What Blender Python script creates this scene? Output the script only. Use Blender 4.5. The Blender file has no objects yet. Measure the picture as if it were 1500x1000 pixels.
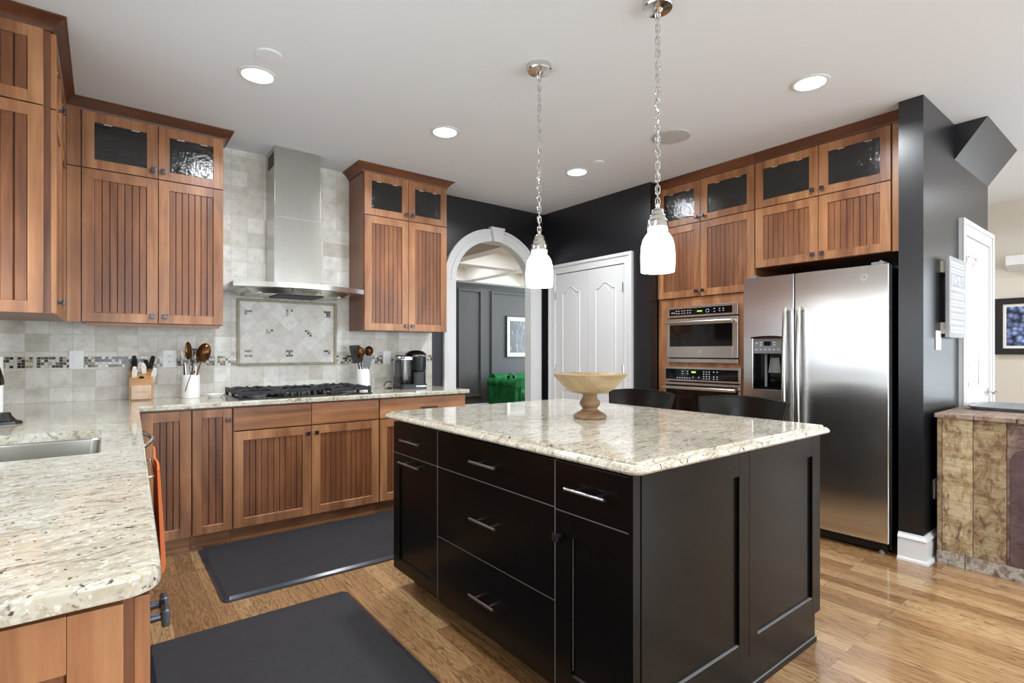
import bpy, bmesh, math, random
from mathutils import Vector, Matrix
random.seed(7)
PI = math.pi
R = math.radians
SC = bpy.context.scene
COL = SC.collection

# ------------------------------------------------------------------ camera, world, lights, exposure
cam_d = bpy.data.cameras.new('camera')
cam_d.sensor_width = 36.0
cam_d.lens = 771.0 / 1500.0 * 36.0
cam_d.shift_y = 14.5 / 1500.0
cam_d.clip_start = 0.05
cam = bpy.data.objects.new('camera', cam_d)
COL.objects.link(cam)
cam.location = (0, 0, 1.23)
cam.rotation_euler = (R(90), 0, -R(37.87))
SC.camera = cam

SC.view_settings.view_transform = 'Standard'
SC.view_settings.look = 'None'
SC.view_settings.gamma = 1.0
SC.view_settings.use_curve_mapping = False
SC.view_settings.exposure = 0.35

world = bpy.data.worlds.new('sky')
SC.world = world
world.use_nodes = True
bgn = world.node_tree.nodes['Background']
bgn.inputs[0].default_value = (0.86, 0.93, 1.0, 1)
bgn.inputs[1].default_value = 1.6


def area(name, loc, rot, sx, sy, watts, col=(1, 1, 1), shape='RECTANGLE', spread=180):
    l = bpy.data.lights.new(name, 'AREA')
    l.shape = shape
    l.size = sx
    if shape == 'RECTANGLE':
        l.size_y = sy
    l.energy = watts
    l.color = col
    l.spread = R(spread)
    o = bpy.data.objects.new(name, l)
    COL.objects.link(o)
    o.location = loc
    o.rotation_euler = rot
    return o


DAY = (0.79, 0.91, 1.0)
# daylight lamps added in unseen windows: behind the camera, over the sink, rooms beyond
area('window_daylight', (0.6, -2.98, 1.45), (R(90), 0, 0), 1.4, 1.7, 34, DAY)
area('window_daylight', (2.15, -2.98, 1.3), (R(90), 0, 0), 0.9, 2.0, 28, DAY)
area('window_daylight', (3.2, -2.98, 1.3), (R(90), 0, 0), 0.4, 2.0, 14, DAY)  # unseen slot window placed for the bright strip reflected in the hood chimney
area('window_daylight', (5.2, -2.98, 1.35), (R(90), 0, 0), 1.8, 1.9, 70, DAY)
area('window_daylight', (-0.56, 1.85, 1.40), (0, R(-90), 0), 0.80, 2.5, 13, DAY)
area('window_daylight', (7.19, -0.54, 1.22), (0, R(90), 0), 1.9, 1.88, 12, DAY)
area('window_daylight', (9.45, 7.0, 1.6), (0, R(90), 0), 2.0, 3.0, 165, DAY)  # unseen living room window, put in to light that room
ZC = 2.72
LAMPS_AND_FILL = [(0.66, 3.085), (1.835, 3.10), (3.11, 3.12), (3.10, 1.29), (0.66, 1.2), (1.9, -0.6), (3.1, -0.6), (0.66, -1.6), (4.9, -0.6), (6.2, 0.0), (6.2, 2.0)]  # entries past the visible fixtures are unseen fill, added to brighten the room
LIVING_FILL = [(3.4, 5.2), (5.0, 6.3), (6.5, 6.3), (6.5, 8.1), (5.0, 8.1)]  # unseen ceiling fill added to brighten the living room, no fixtures built
for lx, ly in LAMPS_AND_FILL:
    area('downlight_beam', (lx, ly, ZC - 0.012), (0, 0, 0), 0.14, 0.14, 12.0, (0.91, 0.96, 1.0), 'DISK', 160)
for lx, ly in LIVING_FILL:
    area('downlight_beam', (lx, ly, 2.94), (0, 0, 0), 0.14, 0.14, 13.0, (0.91, 0.96, 1.0), 'DISK', 170)


# ------------------------------------------------------------------ node helpers and materials
def lin(c):
    c = c / 255.0
    return c / 12.92 if c <= 0.04045 else ((c + 0.055) / 1.055) ** 2.4


def rgb(r, g, b):
    return (lin(r), lin(g), lin(b), 1)


class NT:
    def __init__(self, name):
        self.m = bpy.data.materials.new(name)
        self.m.use_nodes = True
        self.t = self.m.node_tree
        self.t.nodes.clear()
        self.out = self.t.nodes.new('ShaderNodeOutputMaterial')

    def n(self, typ, inputs=None, **props):
        nd = self.t.nodes.new(typ)
        for k, v in props.items():
            setattr(nd, k, v)
        for k, v in (inputs or {}).items():
            s = nd.inputs[k]
            if isinstance(v, bpy.types.NodeSocket):
                self.t.links.new(v, s)
            else:
                s.default_value = v
        return nd

    def ramp(self, fac, stops, interp='LINEAR'):
        nd = self.t.nodes.new('ShaderNodeValToRGB')
        nd.color_ramp.interpolation = interp
        els = nd.color_ramp.elements
        while len(els) < len(stops):
            els.new(0.5)
        for e, (p, c) in zip(els, stops):
            e.position = p
            e.color = c if len(c) == 4 else (*c, 1)
        self.t.links.new(fac, nd.inputs[0])
        return nd.outputs[0]

    def mapped(self, scale=(1, 1, 1), rot=(0, 0, 0), loc=(0, 0, 0), coord='Object'):
        tc = self.n('ShaderNodeTexCoord')
        mp = self.n('ShaderNodeMapping', {'Vector': tc.outputs[coord], 'Scale': scale, 'Rotation': rot, 'Location': loc})
        return mp.outputs[0]

    def turned(self, rotz, scale, loc=(0, 0, 0)):
        a = self.mapped((1, 1, 1), (0, 0, -rotz), loc)
        return self.n('ShaderNodeMapping', {'Vector': a, 'Scale': scale}).outputs[0]

    def noise(self, vec, scale, detail=4, rough=0.55, dist=0.0):
        nd = self.n('ShaderNodeTexNoise', {'Vector': vec, 'Scale': scale, 'Detail': detail, 'Roughness': rough, 'Distortion': dist})
        return nd.outputs[0]

    def mix(self, fac, a, b, blend='MIX'):
        nd = self.n('ShaderNodeMix', data_type='RGBA', blend_type=blend)
        for k, v in ((0, fac), (6, a), (7, b)):
            if isinstance(v, bpy.types.NodeSocket):
                self.t.links.new(v, nd.inputs[k])
            else:
                nd.inputs[k].default_value = v
        return nd.outputs[2]

    def math(self, op, a, b=0.0):
        nd = self.n('ShaderNodeMath', operation=op)
        for k, v in ((0, a), (1, b)):
            if isinstance(v, bpy.types.NodeSocket):
                self.t.links.new(v, nd.inputs[k])
            else:
                nd.inputs[k].default_value = v
        return nd.outputs[0]

    def bump(self, h, strength=0.2, dist=0.01):
        return self.n('ShaderNodeBump', {'Height': h, 'Strength': strength, 'Distance': dist}).outputs[0]

    def principled(self, **inp):
        nd = self.n('ShaderNodeBsdfPrincipled')
        for k, v in inp.items():
            k = k.replace('_', ' ')
            s = nd.inputs[k]
            if isinstance(v, bpy.types.NodeSocket):
                self.t.links.new(v, s)
            else:
                s.default_value = v
        self.t.links.new(nd.outputs[0], self.out.inputs[0])
        return nd


def plain(name, col, rough=0.5, metal=0.0, bump=0.0, bscale=80, var=0.0, **kw):
    t = NT(name)
    v = t.mapped()
    base = col
    if var:
        nz = t.noise(v, bscale * 0.1, 4)
        lo = tuple(c * (1 - var) for c in col[:3]) + (1,)
        hi = tuple(min(1, c * (1 + var)) for c in col[:3]) + (1,)
        base = t.ramp(nz, [(0.3, lo), (0.7, hi)])
    d = dict(Base_Color=base, Roughness=rough, Metallic=metal)
    if bump:
        d['Normal'] = t.bump(t.noise(v, bscale, 3), bump, 0.002)
    d.update(kw)
    t.principled(**d)
    return t.m


def wood(name, dark, mid, light, axis='z', rough=0.38, sc=1.0, randv=0.16, coat=0.15):
    """stained maple, the grain running along one local axis"""
    t = NT(name)
    s = {'x': (0.8, 9, 9), 'y': (9, 0.8, 9), 'z': (9, 9, 0.8)}[axis]
    s2 = {'x': (4, 120, 120), 'y': (120, 4, 120), 'z': (120, 120, 4)}[axis]
    oi = t.n('ShaderNodeObjectInfo')
    tc = t.n('ShaderNodeTexCoord')
    off = t.n('ShaderNodeVectorMath', {0: tc.outputs['Object']}, operation='ADD')
    cb = t.n('ShaderNodeCombineXYZ', {0: t.math('MULTIPLY', oi.outputs['Random'], 7.3), 1: t.math('MULTIPLY', oi.outputs['Random'], 3.1), 2: t.math('MULTIPLY', oi.outputs['Random'], 5.7)})
    t.t.links.new(cb.outputs[0], off.inputs[1])
    va = t.n('ShaderNodeMapping', {'Vector': off.outputs[0], 'Scale': tuple(k * sc for k in s)}).outputs[0]
    vb = t.n('ShaderNodeMapping', {'Vector': off.outputs[0], 'Scale': tuple(k * sc for k in s2)}).outputs[0]
    vc = t.n('ShaderNodeMapping', {'Vector': off.outputs[0], 'Scale': (3.0, 3.0, 3.0)}).outputs[0]
    g = t.noise(va, 1.0, 6, 0.6, 0.9)
    col = t.ramp(g, [(0.25, dark), (0.5, mid), (0.75, light)])
    fine = t.noise(vb, 1.0, 3, 0.6)
    col = t.mix(0.16, col, t.ramp(fine, [(0.35, (0.35, 0.35, 0.35, 1)), (0.6, (1, 1, 1, 1))]), 'MULTIPLY')
    blot = t.noise(vc, 1.0, 3, 0.5)
    col = t.mix(0.5, col, t.ramp(blot, [(0.35, (0.66, 0.62, 0.58, 1)), (0.65, (1.2, 1.2, 1.2, 1))]), 'MULTIPLY')
    val = t.math('ADD', t.math('MULTIPLY', oi.outputs['Random'], randv), 1.0 - randv / 2)
    hs = t.n('ShaderNodeHueSaturation', {'Color': col, 'Value': val})
    t.principled(Base_Color=hs.outputs[0], Roughness=rough, Normal=t.bump(g, 0.04, 0.004), Coat_Weight=coat, Coat_Roughness=0.25)
    return t.m


def steel(name, col=(0.55, 0.54, 0.52, 1), rough=0.24, axis='x', streak=0.08, aniso=0.0, arot=0.25):
    t = NT(name)
    s = {'x': (1.2, 260, 260), 'y': (260, 1.2, 260), 'z': (260, 260, 1.2)}[axis]
    nz = t.noise(t.mapped(s), 1.0, 3, 0.6)
    r = t.math('ADD', t.math('MULTIPLY', nz, streak), rough - streak / 2)
    tg = t.n('ShaderNodeTangent', direction_type='RADIAL', axis='Z')
    t.principled(Base_Color=col, Metallic=1.0, Roughness=r, Anisotropic=aniso, Anisotropic_Rotation=arot, Tangent=tg.outputs[0])
    return t.m


M = {}
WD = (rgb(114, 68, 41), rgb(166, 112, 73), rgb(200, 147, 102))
M['wood_v'] = wood('stained_maple_vertical', *WD, axis='z')
M['wood_h'] = wood('stained_maple_horizontal', *WD, axis='x')
M['wood_d'] = wood('stained_maple_depth', *WD, axis='y')
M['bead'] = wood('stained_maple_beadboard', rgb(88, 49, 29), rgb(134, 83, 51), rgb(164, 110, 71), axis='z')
M['wood_side'] = wood('stained_maple_side_veneer', rgb(88, 52, 33), rgb(120, 74, 48), rgb(142, 92, 61), axis='z')  # darker maple tone for the carcass sides
M['crown'] = wood('stained_maple_crown', rgb(76, 42, 26), rgb(104, 60, 37), rgb(126, 76, 47), axis='x')
M['groove'] = plain('groove_glaze', rgb(52, 26, 15), 0.6)
M['cab_in'] = plain('cabinet_interior', rgb(92, 66, 46), 0.6)
M['knob'] = plain('oil_black_metal', rgb(78, 82, 92), 0.28, 0.9)
M['ceiling'] = plain('ceiling_paint', rgb(224, 227, 231), 0.9, bump=0.05, bscale=300)
M['char'] = plain('charcoal_paint', rgb(19, 20, 24), 0.32, bump=0.03, bscale=400, Specular_IOR_Level=0.75)
M['white'] = plain('white_trim_paint', rgb(222, 222, 222), 0.35)
M['white_plastic'] = plain('white_plastic', rgb(240, 240, 240), 0.3)
M['wear'] = plain('worn_paint_edge', rgb(128, 126, 124), 0.35)  # pale tone for painted edge highlights, with some paint wear
M['beige'] = plain('beige_paint', rgb(206, 198, 186), 0.8, bump=0.05, bscale=300)
M['greywall'] = plain('grey_paint', rgb(76, 76, 76), 0.6)
M['cream'] = plain('cream_ceiling_paint', rgb(246, 243, 236), 0.8)
M['black_cab'] = plain('black_cabinet_paint', rgb(12, 11, 10), 0.24, var=0.12, bscale=60, Specular_IOR_Level=0.20)
M['steel'] = steel('brushed_steel', (0.72, 0.715, 0.70, 1), 0.22, axis='x', streak=0.03, aniso=0.3)
M['steel_v'] = steel('brushed_steel_upright', (0.50, 0.49, 0.455, 1), 0.20, axis='z', streak=0.03, aniso=0.6)
M['steel_soft'] = steel('brushed_steel_fridge', (0.70, 0.70, 0.71, 1), 0.22, axis='z', streak=0.03, aniso=0.85, arot=0.0)
M['chrome'] = plain('polished_nickel', (0.70, 0.70, 0.69, 1), 0.14, 1.0)
M['dark_steel'] = plain('dark_steel_pull', rgb(172, 172, 176), 0.26, 1.0)
M['black'] = plain('black_plastic', rgb(20, 20, 22), 0.3)
M['black_matte'] = plain('black_cast_iron', rgb(30, 30, 32), 0.55, bump=0.15, bscale=300)
M['black_gloss'] = plain('black_glass', rgb(10, 10, 12), 0.06, 0.0)
M['leather'] = plain('black_leather', rgb(13, 12, 12), 0.20, bump=0.04, bscale=220)
M['rubber'] = plain('grey_black_mat', rgb(45, 46, 51), 0.62, bump=0.25, bscale=260, var=0.12)
M['rubber_edge'] = plain('mat_bevel_rubber', rgb(54, 57, 66), 0.2)  # lighter bluish tone putting the edge highlight into the colour
M['ceramic'] = plain('white_ceramic', rgb(244, 243, 240), 0.16)
M['bronze'] = plain('oil_rubbed_bronze', rgb(70, 50, 42), 0.22, 0.9)
M['paper'] = plain('white_paper', rgb(244, 244, 242), 0.9, bump=0.1, bscale=120)
M['brown_ut'] = wood('utensil_wood', rgb(120, 76, 40), rgb(150, 100, 58), rgb(172, 122, 76), axis='z', sc=3)
M['spoon_brown'] = plain('amber_brown_nylon', rgb(128, 90, 52), 0.16, 0.7)
M['copper'] = plain('rose_copper', rgb(196, 128, 104), 0.22, 1.0)
M['grey_nylon'] = plain('grey_nylon', rgb(112, 112, 114), 0.45)
M['block_wood'] = wood('knife_block_wood', rgb(150, 104, 58), rgb(178, 130, 80), rgb(196, 150, 98), axis='x', sc=2)
M['pale_wood'] = wood('pale_ash', rgb(196, 160, 128), rgb(216, 184, 154), rgb(228, 200, 172), axis='z', sc=3)
M['bowl_wood'] = wood('mango_wood', rgb(136, 112, 80), rgb(172, 148, 110), rgb(192, 170, 134), axis='x', sc=1.2, rough=0.5, coat=0)
M['pedestal_wood'] = wood('turned_mango_wood', rgb(104, 78, 54), rgb(138, 108, 78), rgb(160, 132, 100), axis='x', sc=1.5, rough=0.5, coat=0)
M['orange'] = plain('orange_terry', rgb(226, 120, 68), 0.9, bump=0.4, bscale=300)
M['velvet'] = plain('green_velvet', rgb(28, 104, 54), 0.75, var=0.45, bscale=60, Specular_IOR_Level=0.15)
M['frame_black'] = plain('black_frame_wood', rgb(30, 29, 30), 0.35)
M['mat_white'] = plain('picture_mount', rgb(236, 232, 224), 0.8)
M['sign_grey'] = plain('grey_washed_sign', rgb(160, 160, 165), 0.6, var=0.12, bscale=100)
M['sign_white'] = plain('white_sign_lettering', rgb(212, 212, 214), 0.6)
M['emblem'] = plain('bright_badge', (0.85, 0.86, 0.86, 1), 0.15, 1.0)
M['badge_dark'] = plain('badge_lettering', rgb(70, 72, 74), 0.4)
M['legend'] = plain('panel_legend', rgb(190, 200, 210), 0.6)
M['tray'] = plain('pewter_tray', rgb(190, 192, 198), 0.35, 0.8)
M['speaker'] = plain('speaker_grille', rgb(186, 186, 184), 0.8, bump=0.3, bscale=500)
M['grout_frame'] = plain('olive_stone_border', rgb(158, 148, 122), 0.4, var=0.2, bscale=200)


def emis(name, col, strength, base=(0.9, 0.9, 0.9, 1)):
    t = NT(name)
    t.principled(Base_Color=base, Roughness=0.3, Emission_Color=col, Emission_Strength=strength)
    return t.m


M['lamp'] = emis('lit_lens', (1, 0.97, 0.92, 1), 9.0)
M['shade'] = emis('lit_opal_glass', (1, 0.965, 0.91, 1), 4.2)
M['display'] = emis('lit_green_display', (0.45, 0.8, 0.1, 1), 1.2, (0.02, 0.03, 0.01, 1))


def m_granite(name, streak_rot, streak_w):
    t = NT(name)
    v0 = t.mapped()
    base = t.noise(v0, 7, 5, 0.6)
    col = t.ramp(base, [(0.3, rgb(186, 178, 158)), (0.5, rgb(204, 198, 182)), (0.72, rgb(220, 216, 206))])
    cl = t.noise(t.turned(streak_rot, (streak_w[0] * 2.2, streak_w[1] * 1.6, 50), (2, 7, 1)), 1.0, 4, 0.65, 0.5)
    col = t.mix(t.ramp(cl, [(0.46, (0, 0, 0, 1)), (0.60, (0.7, 0.7, 0.7, 1))]), col, rgb(182, 170, 144))
    g2 = t.noise(t.mapped(loc=(3.1, 2, 1)), 90, 3, 0.6)
    col = t.mix(t.ramp(g2, [(0.56, (0, 0, 0, 1)), (0.68, (0.7, 0.7, 0.7, 1))]), col, rgb(240, 238, 233))
    # streaks that drift one way through the slab
    vs = t.turned(streak_rot, (streak_w[0], streak_w[1], 16))
    st = t.noise(vs, 1.0, 8, 0.72, 0.9)
    col = t.mix(t.ramp(st, [(0.52, (0, 0, 0, 1)), (0.64, (0.85, 0.85, 0.85, 1))]), col, rgb(130, 116, 94))
    st2 = t.noise(t.turned(streak_rot, (streak_w[0] * 1.6, streak_w[1] * 1.3, 24), (5, 1, 2)), 1.0, 7, 0.72, 1.0)
    col = t.mix(t.ramp(st2, [(0.59, (0, 0, 0, 1)), (0.66, (0.9, 0.9, 0.9, 1))]), col, rgb(80, 66, 56))
    sp = t.noise(t.mapped(loc=(7, 3, 5)), 75, 2, 0.5)
    col = t.mix(t.ramp(sp, [(0.655, (0, 0, 0, 1)), (0.70, (0.9, 0.9, 0.9, 1))]), col, rgb(62, 50, 46))
    t.principled(Base_Color=col, Roughness=0.09, Coat_Weight=0.3, Coat_Roughness=0.05)
    return t.m


M['granite'] = m_granite('cream_granite', R(16), (14, 44))
M['granite_isl'] = m_granite('cream_granite_island', R(8), (12, 58))


def m_floor():
    t = NT('oak_planks')
    v = t.mapped((1, 1, 1), (0, 0, R(90)))
    br = t.n('ShaderNodeTexBrick', {'Vector': v, 'Color1': (0.0, 0, 0, 1), 'Color2': (1, 1, 1, 1), 'Mortar': (0.5, 0.5, 0.5, 1), 'Scale': 1.0, 'Mortar Size': 0.0011,
                                    'Mortar Smooth': 0.1, 'Bias': 0.0, 'Brick Width': 0.86, 'Row Height': 0.083}, offset=0.37, offset_frequency=2)
    pid = br.outputs['Color']
    sep = t.n('ShaderNodeSeparateColor', {0: pid}).outputs[0]
    shift = t.n('ShaderNodeCombineXYZ', {0: t.math('MULTIPLY', sep, 11.0), 1: t.math('MULTIPLY', sep, 4.7), 2: t.math('MULTIPLY', sep, 9.0)}).outputs[0]
    tc = t.n('ShaderNodeTexCoord')
    vv = t.n('ShaderNodeVectorMath', {0: tc.outputs['Object'], 1: shift}, operation='ADD').outputs[0]
    mp = t.n('ShaderNodeMapping', {'Vector': vv, 'Scale': (9, 0.9, 9)}).outputs[0]
    nz = t.noise(mp, 1.3, 3, 0.5, 1.6)
    rings = t.math('FRACT', t.math('MULTIPLY', nz, 13.0))
    g = t.ramp(rings, [(0.0, (0.18, 0.16, 0.14, 1)), (0.16, (0.55, 0.53, 0.5, 1)), (0.5, (1, 1, 1, 1)), (0.9, (0.9, 0.9, 0.9, 1)), (1.0, (0.2, 0.18, 0.16, 1))])
    base = t.ramp(sep, [(0.0, rgb(146, 106, 68)), (0.35, rgb(184, 142, 98)), (0.7, rgb(202, 164, 118)), (1.0, rgb(162, 118, 78))])
    col = t.mix(0.68, base, g, 'MULTIPLY')
    fine = t.noise(t.n('ShaderNodeMapping', {'Vector': vv, 'Scale': (160, 5, 160)}).outputs[0], 1.0, 3, 0.6)
    col = t.mix(0.4, col, t.ramp(fine, [(0.35, (0.5, 0.5, 0.5, 1)), (0.6, (1.1, 1.1, 1.1, 1))]), 'MULTIPLY')
    col = t.mix(t.math('MULTIPLY', br.outputs['Fac'], 0.75), col, rgb(58, 36, 22))
    t.principled(Base_Color=col, Roughness=0.26, Normal=t.bump(t.math('SUBTRACT', 1.0, br.outputs['Fac']), 0.25, 0.001), Coat_Weight=0.6, Coat_Roughness=0.10)
    return t.m


M['floor'] = m_floor()


def m_tile(name, size, rot, c, mort, loc=(0.037, 0.0, 0.0)):
    t = NT(name)
    v = t.mapped((1, 1, 1), rot, loc)
    nzd = t.noise(t.mapped(), 26, 3)
    br = t.n('ShaderNodeTexBrick', {'Vector': v, 'Color1': (0, 0, 0, 1), 'Color2': (1, 1, 1, 1), 'Mortar': (0.5, 0.5, 0.5, 1), 'Scale': 1.0, 'Mortar Size': 0.0022,
                                    'Mortar Smooth': 0.6, 'Bias': 0.0, 'Brick Width': size, 'Row Height': size}, offset=0.0, squash=1.0)
    sep = t.n('ShaderNodeSeparateColor', {0: br.outputs['Color']}).outputs[0]
    col = t.ramp(sep, [(0.0, c[0]), (0.3, c[1]), (0.6, c[2]), (1.0, c[3])])
    cloud = t.noise(t.mapped(), 16, 6, 0.65, 0.4)
    col = t.mix(0.8, col, t.ramp(cloud, [(0.3, (0.76, 0.74, 0.70, 1)), (0.52, (1, 1, 1, 1)), (0.75, (1.12, 1.12, 1.12, 1))]), 'MULTIPLY')
    pit = t.noise(t.mapped(), 110, 3, 0.6)
    col = t.mix(t.ramp(pit, [(0.6, (0, 0, 0, 1)), (0.74, (0.55, 0.55, 0.55, 1))]), col, rgb(140, 128, 110))
    col = t.mix(t.math('MULTIPLY', br.outputs['Fac'], 0.85), col, mort)
    h = t.math('SUBTRACT', t.math('MULTIPLY', nzd, 0.25), br.outputs['Fac'])
    t.principled(Base_Color=col, Roughness=0.42, Normal=t.bump(h, 0.35, 0.003))
    return t.m


M['tile'] = m_tile('tumbled_travertine', 0.1115, (R(90), 0, 0), (rgb(196, 189, 176), rgb(222, 218, 210), rgb(230, 227, 220), rgb(208, 200, 188)), rgb(198, 192, 180))
M['tile_diag'] = m_tile('diagonal_travertine', 0.1075, (R(90), 0, R(45)), (rgb(208, 203, 195), rgb(224, 220, 213), rgb(232, 229, 223), rgb(216, 207, 200)), rgb(196, 190, 182), (-1.899, 0.267, 0.0))


def m_seeded():
    t = NT('dark_seeded_glass')
    v = t.mapped()
    nz = t.noise(v, 60, 2, 0.5)
    sd = t.n('ShaderNodeTexVoronoi', {'Vector': v, 'Scale': 55.0}).outputs['Distance']
    h = t.math('ADD', t.math('MULTIPLY', nz, 0.7), t.ramp(sd, [(0.0, (1, 1, 1, 1)), (0.18, (0, 0, 0, 1))]))
    nrm = t.bump(h, 0.55, 0.006)
    gl = t.n('ShaderNodeBsdfGlossy', {'Color': (1, 1, 1, 1), 'Roughness': 0.10, 'Normal': nrm})
    tr = t.n('ShaderNodeBsdfTransparent', {'Color': (0.42, 0.43, 0.44, 1)})
    fr = t.n('ShaderNodeFresnel', {'IOR': 1.5, 'Normal': nrm})
    ms = t.n('ShaderNodeMixShader', {0: t.math('ADD', fr.outputs[0], 0.02), 1: tr.outputs[0], 2: gl.outputs[0]})
    t.t.links.new(ms.outputs[0], t.out.inputs[0])
    return t.m


M['seeded'] = m_seeded()


def m_smoke():
    t = NT('smoked_clear_plastic')
    gl = t.n('ShaderNodeBsdfGlossy', {'Color': (1, 1, 1, 1), 'Roughness': 0.05})
    tr = t.n('ShaderNodeBsdfTransparent', {'Color': (0.45, 0.44, 0.42, 1)})
    fr = t.n('ShaderNodeFresnel', {'IOR': 1.45})
    ms = t.n('ShaderNodeMixShader', {0: fr.outputs[0], 1: tr.outputs[0], 2: gl.outputs[0]})
    t.t.links.new(ms.outputs[0], t.out.inputs[0])
    return t.m


M['smoke'] = m_smoke()


def m_reclaimed(name, c, rotz=0.0, dark=0.5):
    t = NT(name)
    oi = t.n('ShaderNodeObjectInfo')
    tc = t.n('ShaderNodeTexCoord')
    sh = t.n('ShaderNodeCombineXYZ', {0: t.math('MULTIPLY', oi.outputs['Random'], 9.0), 1: t.math('MULTIPLY', oi.outputs['Random'], 5.0), 2: t.math('MULTIPLY', oi.outputs['Random'], 3.0)}).outputs[0]
    vv = t.n('ShaderNodeVectorMath', {0: tc.outputs['Object'], 1: sh}, operation='ADD').outputs[0]
    a = t.noise(t.n('ShaderNodeMapping', {'Vector': vv, 'Scale': (15, 15, 11)}).outputs[0], 1.0, 9, 0.74, 0.5)
    col = t.ramp(a, [(0.30, c[0]), (0.44, c[1]), (0.56, c[2]), (0.72, c[3])])
    saw = t.noise(t.n('ShaderNodeMapping', {'Vector': vv, 'Scale': (7, 7, 130)}).outputs[0], 1.0, 4, 0.7, 0.2)
    col = t.mix(dark, col, t.ramp(saw, [(0.36, (0.35, 0.30, 0.26, 1)), (0.56, (1.08, 1.06, 1.0, 1))]), 'MULTIPLY')
    chip = t.noise(t.n('ShaderNodeMapping', {'Vector': vv, 'Scale': (26, 26, 12)}).outputs[0], 1.0, 5, 0.7, 0.3)
    col = t.mix(t.ramp(chip, [(0.54, (0, 0, 0, 1)), (0.62, (0.8, 0.8, 0.8, 1))]), col, rgb(96, 68, 54))
    t.principled(Base_Color=col, Roughness=0.75, Normal=t.bump(saw, 0.35, 0.003))
    return t.m


M['rec_cream'] = m_reclaimed('reclaimed_cream_plank', (rgb(104, 78, 58), rgb(166, 142, 106), rgb(198, 180, 146), rgb(186, 172, 148)))
M['rec_mix'] = m_reclaimed('reclaimed_flaking_plank', (rgb(84, 60, 48), rgb(132, 106, 78), rgb(172, 152, 118), rgb(130, 126, 108)))
M['rec_purple'] = m_reclaimed('reclaimed_plum_plank', (rgb(70, 52, 54), rgb(104, 82, 80), rgb(140, 116, 104), rgb(168, 150, 130)))
M['rec_plum'] = m_reclaimed('plum_paint', (rgb(66, 46, 52), rgb(82, 62, 66), rgb(94, 74, 76), rgb(104, 86, 86)), dark=0.25)
M['rec_grey'] = m_reclaimed('reclaimed_grey_plank', (rgb(96, 78, 70), rgb(136, 122, 112), rgb(186, 178, 166), rgb(120, 104, 100)), dark=0.3)
M['rec_top'] = m_reclaimed('worn_table_top', (rgb(104, 82, 74), rgb(140, 118, 104), rgb(166, 146, 130), rgb(128, 98, 98)), dark=0.3)


def m_floral():
    t = NT('blue_floral_print')
    v = t.mapped((1, 1, 1))
    vo = t.n('ShaderNodeTexVoronoi', {'Vector': v, 'Scale': 22.0, 'Randomness': 1.0})
    col = t.ramp(vo.outputs['Distance'], [(0.0, rgb(186, 196, 222)), (0.35, rgb(120, 140, 186)), (0.62, rgb(62, 74, 110)), (0.8, rgb(36, 34, 44))])
    nz = t.noise(v, 9, 4)
    col = t.mix(t.ramp(nz, [(0.5, (0, 0, 0, 1)), (0.66, (0.85, 0.85, 0.85, 1))]), col, rgb(44, 46, 60))
    t.principled(Base_Color=col, Roughness=0.25)
    return t.m


M['floral'] = m_floral()
M['peach'] = plain('peach_flower', rgb(226, 190, 158), 0.4, var=0.15, bscale=200)


def m_falls():
    t = NT('waterfall_print')
    a = t.noise(t.mapped((30, 30, 4)), 1.0, 5, 0.65, 0.6)
    col = t.ramp(a, [(0.42, rgb(16, 18, 20)), (0.54, rgb(46, 52, 58)), (0.62, rgb(150, 166, 182)), (0.72, rgb(236, 242, 246))])
    b = t.noise(t.mapped((5, 5, 9)), 1.0, 4, 0.6)
    col = t.mix(t.ramp(b, [(0.46, (0, 0, 0, 1)), (0.58, (0.85, 0.85, 0.85, 1))]), col, rgb(52, 42, 34))
    t.principled(Base_Color=col, Roughness=0.3)
    return t.m


M['falls'] = m_falls()


# ------------------------------------------------------------------ mesh helpers
def box(bm, x0, x1, y0, y1, z0, z1, bev=0.0, seg=2, mi=0):
    vs = [bm.verts.new(p) for p in ((x0, y0, z0), (x1, y0, z0), (x1, y1, z0), (x0, y1, z0), (x0, y0, z1), (x1, y0, z1), (x1, y1, z1), (x0, y1, z1))]
    fs = [bm.faces.new([vs[i] for i in q]) for q in ((3, 2, 1, 0), (4, 5, 6, 7), (0, 1, 5, 4), (1, 2, 6, 5), (2, 3, 7, 6), (3, 0, 4, 7))]
    for f in fs:
        f.material_index = mi
    if bev > 0:
        es = set()
        for f in fs:
            es.update(f.edges)
        r = bmesh.ops.bevel(bm, geom=list(es), offset=bev, segments=seg, affect='EDGES', profile=0.6, clamp_overlap=True)
        for f in r['faces']:
            f.material_index = mi


def prism(bm, pts, axis, a0, a1, mi=0):
    """extrude a closed outline along an axis; pts are the other two coordinates in x,y,z order"""
    def P(u, v, a):
        return {'x': (a, u, v), 'y': (u, a, v), 'z': (u, v, a)}[axis]
    A = [bm.verts.new(P(u, v, a0)) for u, v in pts]
    B = [bm.verts.new(P(u, v, a1)) for u, v in pts]
    n = len(pts)
    fs = [bm.faces.new(A[::-1]), bm.faces.new(B)]
    for i in range(n):
        j = (i + 1) % n
        fs.append(bm.faces.new((A[i], A[j], B[j], B[i])))
    for f in fs:
        f.material_index = mi
    return fs


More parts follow.
